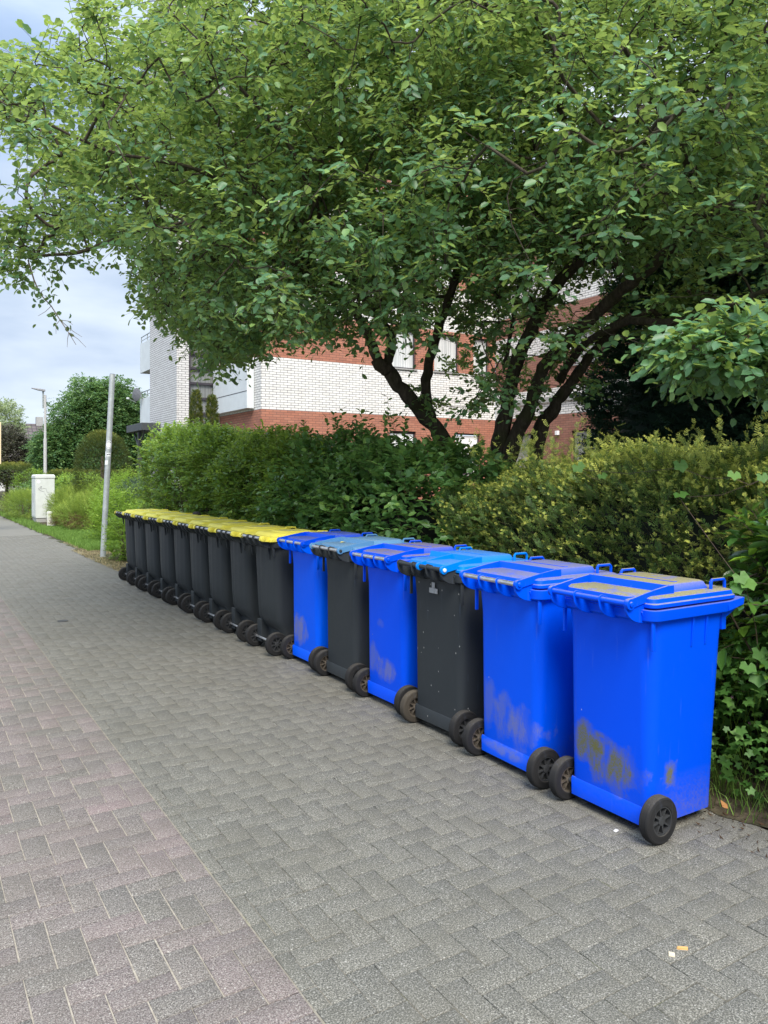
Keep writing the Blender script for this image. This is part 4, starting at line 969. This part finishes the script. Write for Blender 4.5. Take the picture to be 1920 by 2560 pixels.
# laurel at the right edge
t, off = bush('laurel_bush', 'glossy broad leaved laurel at the right edge beside the nearest blue bin', 'shrub', (4.0, 2.0, 0))
p, o_ = box_shell(620, 3.45, 4.2, .8, 2.32, .45, 1.34, .3, .08, 3)
leafy('foliage', p, o_, 6, .16, .105, .36, M['laurel'], t, off, .3, .3, .1, .2, .0, .0035, .35, .18)
stems(16, 3.7, 4.2, 1.0, 2.2, .6, 1.1, .008, t, off)
# palmate leaves: vine and cranesbill
def palmate(name, pos, d, nr2, size, var, mat, parent, off, lobes=5, cut=.45):
    n = len(pos); d = nrm(d); sd = nrm(np.cross(d, nr2)); k = lobes * 2 + 1; ang = np.linspace(-150, 150, k) if lobes > 3 else np.linspace(-110, 110, k)
    V = [pos]; r = np.where(np.arange(k) % 2 == 1, 1., cut); up = np.cross(sd, d)
    rl = 1 - .45 * (np.abs(ang) / 180) ** 1.5
    for i in range(k):
        a = R(float(ang[i])); V.append(pos + (d * math.cos(a) + sd * math.sin(a)) * (r[i] * rl[i] * size)[:, None] + up * (size * (.10 if i % 2 == 0 else -.06))[:, None])
    V = np.stack(V, 1).reshape(-1, 3) - off; b = np.arange(n)[:, None] * (k + 1)
    T = np.concatenate([b + np.array([[0, i + 1, i + 2]]) for i in range(k - 1)], 0)
    return np_mesh(name, V, T, mat, parent, {'var': np.repeat(var, k + 1)})
t, off = bush('cranesbill', 'low bright green cranesbill with lobed leaves at the foot of the laurel', 'plant', (3.5, 2.1, 0))
n = 3000; p = np.stack([rng.uniform(3.22, 3.9, n), rng.uniform(.9, 3.0, n), rng.random(n) ** .8 * .72 + .04], 1); keep = p[:, 2] < (p[:, 0] - 3.17) * 2.9 + .16; p = p[keep]; n = len(p)
palmate('foliage', p, rand_dir(n) * np.array([1, 1, .3]) + np.array([-.6, -.3, -.1]), UP * 1.0 + rand_dir(n) * .45 + np.array([-.45, -.25, 0]), rng.uniform(.018, .042, n), np.clip(rng.normal(.5, .22, n), 0, 1), M['herb'], t, off, 5, .66)
tw = twig_mesh('twigs', p - np.array([0, 0, .0]), np.tile(-UP, (n, 1)) + rand_dir(n) * .4, rng.uniform(.05, .14, n), .0012, M['brightleaf'], t, off, 0); tw['kind'] = 'stuff'
fl = MB()
for _ in range(34):
    q = Vector((rng.uniform(3.25, 3.6) - off[0], rng.uniform(1.3, 2.8) - off[1], rng.uniform(.3, .72)))
    for k in range(5):
        a = k * 1.2566; fl.add([q, q + Vector((-.003, math.cos(a) * .007, math.sin(a) * .007)), q + Vector((-.004, math.cos(a + .5) * .008, math.sin(a + .5) * .008))], [(0, 1, 2)])
fl.build('flowers', simple('pink_petal', (.55, .25, .4), .7), t, 0)
t, off = bush('climbing_vine', 'few large light green maple shaped leaves climbing over the yew', 'climber', tuple(P(1850, 1440, 3.75)))
vp = [P(1505, 1188, 4.75), P(1445, 1165, 4.9), P(1700, 1160, 4.2), P(1835, 1185, 3.85), P(1905, 1190, 3.8), P(1700, 1235, 4.15), P(1850, 1440, 3.6), P(1842, 1470, 3.6), P(1866, 1455, 3.6), P(1900, 1630, 3.6), P(1870, 1665, 3.55), P(1895, 1690, 3.55)]
vp = np.array([tuple(v) for v in vp]); n = len(vp)
palmate('foliage', vp, rand_dir(n) * .4 + np.array([-.4, -.3, -.5]), np.array([-.55, -.6, .5]) + rand_dir(n) * .3, rng.uniform(.036, .056, n), rng.uniform(.4, .8, n), M['herb'], t, off, 5, .80)
m = MB()
for i in range(n - 1):
    if (Vector(vp[i]) - Vector(vp[i + 1])).length < .9:
        a, b = Vector(vp[i] - off), Vector(vp[i + 1] - off); m.tube([a + Vector((.02, .02, -.02)), (a + b) / 2 + Vector((.05, .02, -.05)), b + Vector((.02, .02, -.02))], .0018, 4)
m.build('stem', M['twig'], t, 60)

# dark cypresses to the right of the tree
def cypress(loc, rad, h, n, label, lobes=1):
    t, off = bush('cypress', label, 'conifer', loc, 'dark cypresses behind the yew')
    q = rand_dir(n); zz = rng.random(n) ** .9; rr2 = rad * np.sqrt(np.clip(1 - zz ** 1.7, 0, 1)) * (1 - .35 * rng.random(n) ** 2)
    a = rng.uniform(0, 6.283, n); p = np.stack([np.cos(a) * rr2, np.sin(a) * rr2, zz * h + .1], 1); o_ = nrm(np.stack([np.cos(a), np.sin(a), 0 * a + .15], 1))
    p = p + o_ * (wob(p + off, 1.6) * .28)[:, None]; dr = nrm(o_ * 1.0 + UP * rng.uniform(-.5, .3, (n, 1)) + rand_dir(n) * .45)
    var = np.clip(rng.normal(.4, .25, n), 0, 1)
    needles('foliage', p + off, dr, 13, rng.uniform(.16, .34, n), .085, .026, var, M['cypress'], t, off)
    m = MB(); m.tube([(0, 0, 0), (0, 0, h * .8)], [.16, .03], 10); m.build('trunk', M['bark'], t)
    core = MB(); core.lathe([(.3, 0), (.31, rad * .80), (h * .4, rad * .74), (h * .8, rad * .25), (h * .93, 0)], 16, 'z'); core.build('inner_branches', M['cypress'], t)
cypress((9.7, 6.75, 0), 1.8, 6.4, 12000, 'dark cypress left of the pair behind the yew')
cypress((9.3, 4.3, 0), 1.75, 6.6, 5000, 'dark cypress at the right edge behind the yew')
cypress((13.5, 8.2, 0), 2.2, 10.5, 4500, 'tallest dark cypress, its tip behind the top right of the tree crown')

# slim columnar thujas by the tower
for i, (px, h, lb) in enumerate(((490, 3.75, 'left one of the two slim columnar conifers in front of the white brick tower'), (530, 3.62, 'right one of the two slim columnar conifers, beside the balcony'))):
    x, y = W(px, 20 + i * .1); t, off = bush('columnar_conifer', lb, 'conifer', (x, y, 0), 'columnar conifers by the tower')
    n = 2600; zz = rng.random(n); r_ = .235 * np.clip(1 - zz, 0, 1) ** .33 * (1 - .15 * rng.random(n)); a = rng.uniform(0, 6.283, n)
    r_ = r_ * (1 + .12 * np.sin(a * 5 + zz * 9)); p = np.stack([np.cos(a) * r_, np.sin(a) * r_, zz * h], 1) + off; o_ = nrm(np.stack([np.cos(a), np.sin(a), .6 + 0 * a], 1))
    needles('foliage', p, nrm(o_ + UP * .5 + rand_dir(n) * .4), 8, np.full(n, .09), .04, .014, np.clip(rng.normal(.5, .22, n) + (a > 3.4) * .12, 0, 1), M['thuja'], t, off)
    m = MB(); m.tube([(0, 0, 0), (0, 0, h * .85)], [.12, .04], 8); m.build('trunk', M['bark'], t)

# generic shrub from shell points
def shrub(name, label, cat, c, r, n, k, tl, ln, asp, mat, group=None, power=2.2, depth=.35, bump=.15, bs=2., young=.2, topb=.3, mean=.42, sd_=.16, zmin=.05, trunk=None, rise=.35, droop=.15, rand=.6, second=None):
    t, off = bush(name, label, cat, (c[0], c[1], 0), group)
    p, o_ = shell(n, c, r, power, depth, bump, bs, zmin)
    if second:
        for (c2, r2, n2) in second:
            pa, oa = shell(n2, c2, r2, power, depth, bump, bs, zmin); p = np.concatenate([p, pa]); o_ = np.concatenate([o_, oa])
    leafy('foliage' if not trunk else 'crown', p, o_, k, tl, ln, asp, mat, t, off, rise, young, .1, .12, topb, None, mean, sd_, rand=rand, droop=droop)
    m = MB()
    if trunk: m.tube([(0, 0, 0), (.05, .02, c[2] * .5), (0, 0, c[2] + r[2] * .4)], [trunk, trunk * .8, trunk * .25], 8); m.build('trunk', M['bark'], t)
    else:
        for _ in range(7): a = rng.uniform(0, 6.28); m.tube([(0, 0, 0), (math.cos(a) * r[0] * .5, math.sin(a) * r[1] * .5, c[2] + r[2] * .4)], [.012, .004], 5)
        m.build('stems', M['twig'], t)
    return t
x, y = W(303, 14.0); shrub('small_bush', 'small leafy bright green bush between the last yellow lidded bin and the pole', 'shrub', (x + .05, y, .42), (.24, .42, .42), 420, 7, .14, .05, .5, M['brightleaf'], mean=.22, young=.1)
x, y = W(385, 15.4); shrub('small_bush', 'low lime green plant above the far end of the yellow lids', 'shrub', (x, y, .55), (.55, .5, .55), 700, 7, .14, .045, .45, M['brightleaf'], mean=.4)
x, y = W(352, 18.5); shrub('grey_green_shrub', 'rounded grey green shrub behind the far yellow lids', 'shrub', (x, y, .75), (.75, .9, .72), 1500, 8, .15, .04, .4, M['greyleaf'], young=.3)
x, y = W(292, 18); shrub('fern_like_plant', 'feathery lime green plant right of the leaning pole', 'plant', (x, y, .5), (.5, .7, .62), 900, 9, .3, .07, .25, M['brightleaf'], mean=.45, rise=1.0)
x, y = W(312, 21.5); shrub('fern_like_plant', 'feathery lime green plant behind the grey green shrub', 'plant', (x, y, .8), (.8, .9, .72), 900, 9, .3, .07, .25, M['brightleaf'], mean=.38, rise=1.0)
# spreading junipers
for i, (px, d, rx, ry, h, lb) in enumerate(((236, 22.0, .9, 1.5, 1.0, 'spreading yellow green juniper just left of the leaning pole'), (192, 25.0, .8, 1.6, 1.15, 'spreading yellow green juniper right of the grey cabinet'), (232, 26, 1.2, 1.9, 1.35, 'highest spreading juniper in front of the clipped hedge'),
                                       (182, 23.4, .5, .9, .65, 'low juniper touching the white marker stone'), (62, 28.0, .75, 1.6, 1.0, 'spreading juniper left of the grey cabinet'))):
    x, y = W(px, d); x = max(x, 3.1 + rx * .75)
    t, off = bush('juniper', lb, 'shrub', (x, y, 0), 'spreading junipers along the verge')
    p, o_ = shell(1900, (x, y, h * .45), (rx, ry, h * .55), 2.0, .4, .16, 1.6, .03)
    needles('foliage', p, nrm(o_ * .8 + UP * .35 + rand_dir(len(p)) * .5), 11, rng.uniform(.14, .28, len(p)), .06, .012, np.clip(rng.normal(.5, .22, len(p)) + (p[:, 2] > h * .6) * .15, 0, 1), M['juniper'], t, off)
    if i in (0, 3):
        p, o_ = shell(260, (x - rx * .55, y - ry * .5, .2), (.45, .6, .25), 2., .5, .2, 1.6, .02); needles('dead_twigs', p, rand_dir(len(p)) + UP * .5, 9, rng.uniform(.12, .22, len(p)), .05, .008, rng.random(len(p)), M['deadleaf'], t, off)
    stems(8, x - rx * .4, x + rx * .4, y - ry * .4, y + ry * .4, .3, h * .7, .012, t, off)
# clipped thuja dome, clipped hedges
x, y = W(256, 25); t, off = bush('thuja_dome', 'tall clipped dome shaped conifer behind the leaning pole', 'conifer', (x, y, 0))
p, o_ = shell(8500, (x, y, 1.35), (.86, .86, 1.62), 2.6, .16, .05, 2, .05)
dr = nrm(o_ + UP * .3 + rand_dir(len(p)) * .4); var = np.clip(rng.normal(.28, .16, len(p)) + np.clip((p[:, 2] - 2.55) * 1.3, 0, .6), 0, 1)
needles('foliage', p, dr, 8, rng.uniform(.06, .11, len(p)), .035, .009, var, M['thuja'], t, off)
m = MB(); m.tube([(0, 0, 0), (0, 0, 2.2)], [.12, .04], 8); m.build('trunk', M['bark'], t)
def clipped(label, x0, x1, y0, y1, z1, n, mat='thuja', mean=.3, nl=.04):
    t, off = bush('clipped_hedge', label, 'hedge', ((x0 + x1) / 2, (y0 + y1) / 2, 0))
    p, o_ = box_shell(n, x0, x1, y0, y1, .05, z1, .22, .05, 1.2, .2)
    var = np.clip(rng.normal(mean, .15, len(p)) + np.clip((p[:, 2] - z1 + .2) * 2.2, 0, .5), 0, 1)
    needles('foliage', p, nrm(o_ + UP * .3 + rand_dir(len(p)) * .4), 8, rng.uniform(.08, .14, len(p)), .05, .013, var, M[mat], t, off)
    stems(8, x0 + .2, x1 - .2, y0 + .2, y1 - .2, z1 * .5, z1 * .8, .02, t, off)
clipped('clipped dark hedge with a brownish green top behind the grey cabinet', 4.2, 7.6, 29.5, 30.8, 1.68, 5200)
x, y = W(0, 40); clipped('tall clipped hedge at the far left edge of the photo', 1.7, 4.25, 33.5, 37, 1.98, 5200, mean=.34)
x, y = W(62, 35); shrub('lime_shrub', 'bright lime shrub between the far left hedge and the cabinet', 'shrub', (x + .3, y, 1.05), (.75, .8, .78), 700, 8, .2, .06, .5, M['brightleaf'], mean=.3)
x, y = W(55, 31); shrub('dark_shrub', 'dark green low shrub behind the juniper left of the cabinet', 'shrub', (x + .5, y, .6), (.8, 1.1, .62), 900, 8, .18, .06, .5, M['viburnum'])
x, y = W(200, 25.5); shrub('spotted_shrub', 'leafy shrub in front of the clipped dark hedge', 'shrub', (x + .3, y + 1.8, .95), (.95, 1.2, .62), 1200, 8, .2, .06, .4, M['privet'], mean=.5)
# far trees
x, y = W(225, 42); shrub('weeping_beech', 'large dark green drooping tree behind the clipped dome', 'tree', (x + .2, y, 3.6), (2.1, 2.4, 3.0), 6500, 8, .5, .14, .5, M['darktree'], None, 2.1, .45, .34, 1.25, .25, .35, .42, .18, .6, .22, -.2, .5, .7, second=[((x - 1.75, y - .3, 2.5), (1.25, 1.6, 1.75), 3600), ((x + .9, y - 1.2, 4.5), (1.7, 1.6, 2.1), 3500), ((x + 2.3, y, 3.3), (1.6, 1.8, 2.8), 3000)])
x, y = W(-10, 55); shrub('pale_tree', 'pale light green tree at the left edge above the bronze bush', 'tree', (x, y, 5.0), (1.6, 2.2, 2.1), 1500, 8, .5, .16, .55, M['lighttree'], None, 2, .6, .3, 1.2, .3, .2, .5, .2, .8, .16)
x, y = W(16, 44); shrub('bronze_bush', 'dark bronze leaved bush below the pale tree', 'tree', (x, y, 2.6), (1.35, 1.5, 1.4), 3200, 8, .4, .11, .5, M['brownbush'], None, 2, .4, .25, 1.5, .2, .2, .4, .2, .9, .1, .1)
x, y = W(100, 50); shrub('round_green_bush', 'fresh green bush around the foot of the street lamp', 'shrub', (x, y, 1.9), (.9, .9, 1.9), 1300, 8, .3, .1, .5, M['privet'], mean=.5)
x, y = W(74, 52); shrub('round_dark_bush', 'small round dark bush in front of the far white wall', 'shrub', (x, y, 1.7), (.75, .7, .95), 900, 8, .25, .08, .5, M['greyleaf'])
# a green belt far behind closes the horizon
t, off = bush('distant_trees', 'belt of distant trees on the horizon', 'trees', (20, 130, 0)); t['kind'] = 'stuff'
n = 9000; p = np.stack([rng.uniform(-90, 160, n), rng.uniform(128, 140, n), rng.random(n) * 6], 1); p[:, 2] *= (1 + .3 * wob(p * .12, 1)); 
leafy('crowns', p, np.tile([0, -1., .3], (n, 1)), 6, 1.2, .8, .7, M['darktree'], t, off)

# ------------------------------------------------------------------ street furniture
gal = simple('galvanised_pole', (.40, .43, .44), .45, .35, .16, 9)
bx, by = W(257, 14.55)
pl = thing('sign_pole', (bx, by, 0)); tag(pl, 'bare leaning galvanised pole with small stickers at the end of the bin row', 'pole')
tp = P(281, 936, 14.75) - Vector((bx, by, 0))
dirp = tp.normalized(); hp = tp.length
m = MB(); m.tube([(0, 0, -.05), dirp * hp], .052, 20); m.build('post', gal, pl, 40)
m = MB(); m.tube([dirp * (hp + .001), dirp * (hp + .006)], .048, 20); m.build('cap', M['frame'], pl, 40)
def wrap(z0, z1, a0, a1, mat, name='sticker', rnd=False, rr_=.0528):
    m = MB(); n = 10; vs = []; cols = []
    for i in range(n + 1):
        a = a0 + (a1 - a0) * i / n; f = math.sqrt(max(0.0, 1 - (2 * i / n - 1) ** 2)) if rnd else 1
        zm = (z0 + z1) / 2; hz = (z1 - z0) / 2 * f + 1e-4
        for zz in (zm - hz, zm + hz):
            c = dirp * (zz / dirp.z); vs.append((c.x + math.cos(a) * rr_, c.y + math.sin(a) * rr_, zz))
    m.add(vs, [(2 * i, 2 * i + 2, 2 * i + 3, 2 * i + 1) for i in range(n)]); return m.build(name, mat, pl, 40)
stk = simple('sticker_white', (.68, .70, .72), .5, 0, .04, 50); ink = simple('sticker_ink', (.04, .04, .06), .6)
fa = math.atan2(-by, -bx)                       # the side that faces the footpath where the camera stands
def zp(py): return Z(py, 14.6)
wrap(zp(1122), zp(1101), fa - 1.15, fa + 1.15, stk, rnd=True)
wrap(zp(1119.6), zp(1103), fa - .95, fa + .95, ink, 'print_ring', True, .0531); wrap(zp(1119), zp(1103.6), fa - .9, fa + .9, stk, 'print_fill', True, .0534)
wrap(zp(1105.8), zp(1104.6), fa - .55, fa - .1, ink, 'print_eye', False, .0537); wrap(zp(1106.6), zp(1104.6), fa + .3, fa + .62, ink, 'print_eye', False, .0537)
wrap(zp(1141), zp(1132), fa - .6, fa + .95, stk); wrap(zp(1137.5), zp(1135), fa - .45, fa + .0, ink, 'print', False, .0531); wrap(zp(1137), zp(1134.6), fa + .1, fa + .75, ink, 'print', False, .0531)
wrap(zp(1144), zp(1128), fa - 1.5, fa - .75, stk); wrap(zp(1162), zp(1151), fa - 1.45, fa + .05, stk)
# cable cabinet
cabm = simple('cabinet_paint', (.55, .58, .56), .55, 0, .07, 5); cx, cy = W(113, 25.4)
cb_ = thing('cable_cabinet', (cx, cy, 0)); tag(cb_, 'tall pale grey cable cabinet with a scribbled tag beside the pavement', 'cabinet')
m = MB(); m.box(-.29, .29, 0, .9, .16, 1.47); m.build('housing', cabm, cb_, bevel=.012)
m = MB(); m.loft([[(-.305, -.015, 1.472), (.305, -.015, 1.472), (.305, .915, 1.472), (-.305, .915, 1.472)], [(-.305, -.015, 1.55), (.305, -.015, 1.55), (.305, .915, 1.55), (-.305, .915, 1.55)], [(-.27, .02, 1.60), (.27, .02, 1.60), (.27, .88, 1.60), (-.27, .88, 1.60)]]); m.build('top_cover', cabm, cb_, 0, .01)
m = MB(); m.box(-.27, .27, .02, .88, -.03, .158); m.build('plinth', M['concrete'], cb_, bevel=.01)
m = MB(); m.box(-.302, -.2915, .03, .44, .2, 1.44); m.build('door', cabm, cb_, 0, .004); m = MB(); m.box(-.302, -.2915, .46, .87, .2, 1.44); d2 = m.build('door', cabm, cb_, 0, .004)
m = MB(); m.box(-.335, -.3025, .40, .43, .72, .98); m.build('door_handle', M['rail'], cb_, 0, .004)
m = MB(); m.lathe([(-.004, 0), (-.004, .06), (-.0015, .06), (-.0015, 0)], 20, 'y', (-.2, 0, 1.36)); m.build('round_sticker', stk, cb_, 0)
gm = MB(); rs = random.Random(3)
def scrib(pts): gm.tube([(x, -.0035, z) for x, z in pts], .0035, 4)
scrib([(-.22, 1.12), (-.14, 1.20), (-.10, 1.21), (-.16, 1.12), (-.2, 1.10), (-.1, 1.05), (-.03, 1.03)]); scrib([(-.13, 1.17), (-.12, 1.1), (-.1, 1.16), (-.08, 1.12), (-.05, 1.15), (.0, 1.13)]); scrib([(.02, 1.15), (.05, 1.02), (.12, .99)]); scrib([(-.02, .98), (.05, .86), (.06, .78), (.1, .7), (.17, .65)])
gm.build('graffiti', simple('marker_ink', (.1, .1, .12), .7), cb_, 0)
# white marker stone
x, y = W(129, 23.6); ms = thing('marker_stone', (x, y, 0)); tag(ms, 'short white painted marker post half hidden by the juniper', 'marker')
m = MB(); m.box(-.12, .12, 0, .1, -.03, .46); m.build('post', simple('chalky_white', (.68, .68, .64), .8, 0, .1, 12), ms, 0, .012)
m = MB()
for (xx, zz, ww, hh) in ((-.085, .36, .008, .06), (-.075, .418, .028, .006), (-.075, .355, .028, .006), (.0, .40, .03, .007), (.02, .385, .008, .03), (.045, .40, .025, .007), (.085, .40, .022, .012)): m.box(xx - ww / 2, xx + ww / 2, -.003, -.0002, zz - hh / 2, zz + hh / 2)
m.build('lettering', ink, ms, 0)
# street lamp, second post
x, y = W(113, 38); lp = thing('street_lamp', (x, y, 0)); tag(lp, 'slim grey street lamp rising left of the drooping tree', 'street lamp')
m = MB(); m.tube([(0, 0, 0), (0, 0, 3.4)], .08, 14); m.tube([(0, 0, 3.4), (0, 0, 5.55)], [.06, .055], 14); m.build('post', simple('lamp_post_grey', (.5, .5, .49), .5, .2), lp)
m = MB(); m.tube([(-.09, .05, 4.9), (-.09, .05, 5.75)], .045, 8); m.build('arm', M['rail'], lp); m = MB()
m.loft([[(.0, -.07, 5.72), (.0, .1, 5.72), (.0, .1, 5.82), (.0, -.07, 5.82)], [(-.3, -.11, 5.76), (-.3, .12, 5.76), (-.3, .12, 5.85), (-.3, -.11, 5.85)], [(-.62, -.06, 5.84), (-.62, .08, 5.84), (-.62, .08, 5.88), (-.62, -.06, 5.88)]]); m.build('lamp_head', simple('lamp_head_grey', (.3, .31, .33), .5), lp, 0, .01)
x, y = W(146, 41); t2 = thing('blue_post', (x, y, 0)); tag(t2, 'pale blue post under the drooping tree', 'post')
m = MB(); m.tube([(0, 0, 0), (0, 0, 2.6)], .09, 12); m.build('post', simple('pale_blue_paint', (.36, .48, .54), .5), t2); m = MB(); m.tube([(0, 0, 2.6), (0, 0, 2.68)], [.1, .05], 12); m.build('cap', M['rail'], t2)
# yellow sign at the left edge
x, y = W(-43, 21.0); sg = thing('direction_sign', (x, y, 0), R(-12)); tag(sg, 'yellow and orange sign board cut by the left edge of the photo', 'sign')
def flat(x0, x1, z0, z1, yy, mat, nm): m = MB(); m.box(x0, x1, yy, yy + .004, z0, z1); return m.build(nm, mat, sg, 0)
zt, zb = Z(1055, 21), Z(1160, 21)
m = MB(); m.box(-.75, .45, 0, .03, zb, zt); m.build('board', simple('sign_cream', (.72, .60, .38), .4, 0, .03), sg, 0, .01)
K_ = simple('sign_black', (.01, .01, .01), .5); flat(-.72, .42, zb + .03, zt - .03, -.005, K_, 'black_border')
flat(-.705, .405, zb + .045, Z(1108, 21) - .008, -.010, simple('sign_yellow', (.85, .50, .02), .4, 0, .03), 'yellow_field'); flat(-.705, .405, Z(1108, 21) + .008, Z(1074, 21), -.010, simple('sign_orange', (.85, .33, .015), .4, 0, .03), 'orange_field')
flat(-.705, .405, Z(1073, 21), zt - .045, -.010, simple('sign_lilac', (.45, .45, .62), .4, 0, .03), 'lilac_field')
m = MB(); m.tube([(-.5, .06, 0), (-.5, .06, zt - .1)], .035, 10); m.build('post', gal, sg); m = MB(); m.tube([(.18 - .3, .06, 0), (.18 - .3, .06, zt - .1)], .035, 10); m.build('post', gal, sg)

# ------------------------------------------------------------------ far houses
def tiles():
    t = NT('roof_tiles'); o = t.obj(); br = t.n('ShaderNodeTexBrick', {'offset': 0.0}, Vector=t.n('ShaderNodeMapping', None, Vector=o, Rotation=(R(90), 0, 0)).outputs[0], Color1=(.10, .085, .085, 1), Color2=(.13, .11, .11, 1), Mortar=(.045, .04, .04, 1), Scale=1.0, Mortar_Size=.035, Brick_Width=.45, Row_Height=.35)
    return t.done(t.bsdf(br.outputs[0], .75, 0, None, .2))
hx, hy = W(92, 80); hs = thing('tiled_house', (hx, hy, 0)); tag(hs, 'distant house with grey tiled roof and white walls at the left', 'house')
m = MB(); m.box(-4, 7, 0, 9, 0, 3.6); m.build('wall', simple('white_render', (.62, .62, .60), .8, 0, .05, 2), hs)
m = MB(); m.add([(-4.4, -.8, 3.4), (7.4, -.8, 3.4), (7.4, 4.5, 7.25), (-4.4, 4.5, 7.25), (-4.4, 9.8, 3.4), (7.4, 9.8, 3.4), (-4.4, -.8, 3.15), (7.4, -.8, 3.15), (-4.4, 9.8, 3.15), (7.4, 9.8, 3.15)], [(0, 1, 2, 3), (3, 2, 5, 4), (0, 3, 4), (1, 5, 2), (0, 6, 7, 1), (4, 5, 9, 8), (6, 8, 9, 7), (0, 4, 8, 6), (1, 7, 9, 5)]); rf = m.build('roof', tiles(), hs, 0)
m = MB(); m.box(-.3, 1.5, -.9, 3, 3.4, 4.9); dm = m.build('dormer', M['panel'], hs); m = MB(); m.box(0, 1.2, -.93, -.902, 3.7, 4.6); m.build('pane', M['glass'], dm, 0)
m = MB(); m.box(.5, 1.2, 4.2, 4.9, 6.5, 8.0); m.build('chimney', M['concrete'], rf, 0)
hx, hy = W(335, 46); hs = thing('brick_house', (hx, hy, 0)); tag(hs, 'low red brick house with a white window glimpsed beyond the entrance canopy', 'house')
m = MB(); wall(m, 'y', 0.0, -1.6, 3, 0, 2.9, [(-.55, .75, 1.3, 2.35)], .12); m.box(-1.6, 3, .2, 6, 0, 2.9); m.build('wall', brick('far_brick', [99.], red=(.33, .13, .09), red2=(.27, .1, .07)), hs, 0)
m = MB(); m.box(-1.9, 3.4, -.5, 6.3, 2.9, 3.1); m.build('roof', M['darkmetal'], hs, 0)
m = MB(); m.box(-.55, .75, .08, .12, 1.3, 2.35); wn_ = m.build('window', M['panel'], hs, 0); m = MB(); m.box(-.45, .08, .06, .078, 1.4, 2.25); m.box(.14, .65, .06, .078, 1.4, 2.25); m.build('pane', M['pane'], wn_, 0)
m = MB(); m.box(-.65, .85, -.06, .06, 1.2, 1.29); m.build('sill', M['frame'], wn_, 0)

# ------------------------------------------------------------------ small things on the ground and lids
def bit(name, label, cat, px, py, mb, mat, z=0.0, rz=0):
    d = F * (HC - z) / (py - HY); x, y = W(px, d); o = mb.build(name, mat, None, 30); o.location = (x, y, z); o.rotation_euler = (0, 0, rz); tag(o, label, cat); return o
def chip(l, w_, h): m = MB(); m.loft([[(-l, -w_, .001), (l * .9, -w_, .001), (l, w_, .001), (-l, w_ * .8, .001)], [(-l * .9, -w_, h), (l * .9, -w_ * .8, h), (l, w_, h), (-l * .8, w_ * .8, h)]]); return m
bit('cigarette_butt', 'orange cigarette butt lying on the grey pavers at lower right', 'litter', 1706, 2373, chip(.018, .005, .007), simple('butt_orange', (.62, .36, .13), .8), 0, R(-40))
bit('paper_scrap', 'small torn cream scrap beside the orange cigarette butt', 'litter', 1679, 2388, chip(.010, .010, .005), simple('cream_paper', (.6, .52, .38), .8), 0, .6)
lf = MB(); lf.add([(-.03, 0, .004), (0, -.016, .012), (.035, 0, .006), (0, .016, .022)], [(0, 1, 2), (0, 2, 3)])
bit('fallen_leaf', 'green fallen leaf on the pavers beside the nearest bin', 'leaf', 1527, 2036, lf, simple('leaf_green', (.08, .13, .04), .6), 0, .4)
bit('bird_dropping', 'small white splash on the pavers beside the nearest bin', 'stain', 1540, 2077, chip(.012, .008, .003), simple('chalk_white', (.65, .65, .65), .8), 0, .3)
dl = MB(); dl.add([(-.035, 0, .004), (0, -.014, .02), (.03, 0, .03), (0, .012, .012)], [(0, 1, 2), (0, 2, 3)])
bit('dry_leaf', 'orange brown dry leaf at the foot of the cranesbill', 'leaf', 1811, 2022, dl, simple('leaf_brown', (.36, .17, .06), .8), 0, 1.2)
gb = MB(); gb.lathe([(0, 0), (.001, .055), (.006, .055), (.006, 0)], 20, 'z'); bit('valve_cap', 'small dark round cover set in the pavement at the left', 'cover', 157, 1553, gb, simple('cast_iron', (.05, .05, .05), .7))
rk = MB(); rk.lathe([(0, 0), (0, .05), (.02, .055), (.045, .035), (.05, 0)], 9, 'z'); o = rk.build('stone', simple('dark_stone', (.035, .03, .03), .9), None, 0); o.location = (3.13, 9.62, 1.052); o.scale = (1, 1.5, .9); tag(o, 'dark stone lying on a yellow bin lid', 'stone')
lf = MB(); lf.add([(-.025, 0, .002), (0, -.014, .006), (.028, 0, .002), (0, .016, .008)], [(0, 1, 2), (0, 2, 3)]); o = lf.build('yellow_leaf', simple('leaf_yellow', (.75, .66, .15), .7), None, 0); o.location = (2.80, 5.13, 1.045); tag(o, 'yellow leaf lying on the pale blue bin lid', 'leaf')
# loose litter of fine plant debris along the edge
m = MB()
for _ in range(520):
    x, y = rng.uniform(2.9, 3.4), rng.uniform(1.0, 3.2); a = rng.uniform(0, 6.28); l = rng.uniform(.006, .035); m.add([(x, y, .006), (x + math.cos(a) * l, y + math.sin(a) * l, .008 + rng.random() * .012), (x + math.cos(a + .3) * l * .6, y + math.sin(a + .3) * l * .6, .006)], [(0, 1, 2)])
o = m.build('plant_litter', M['deadleaf'], None, 0); tag(o, 'dry twigs and leaf litter along the pavement edge', 'litter', kind='stuff')
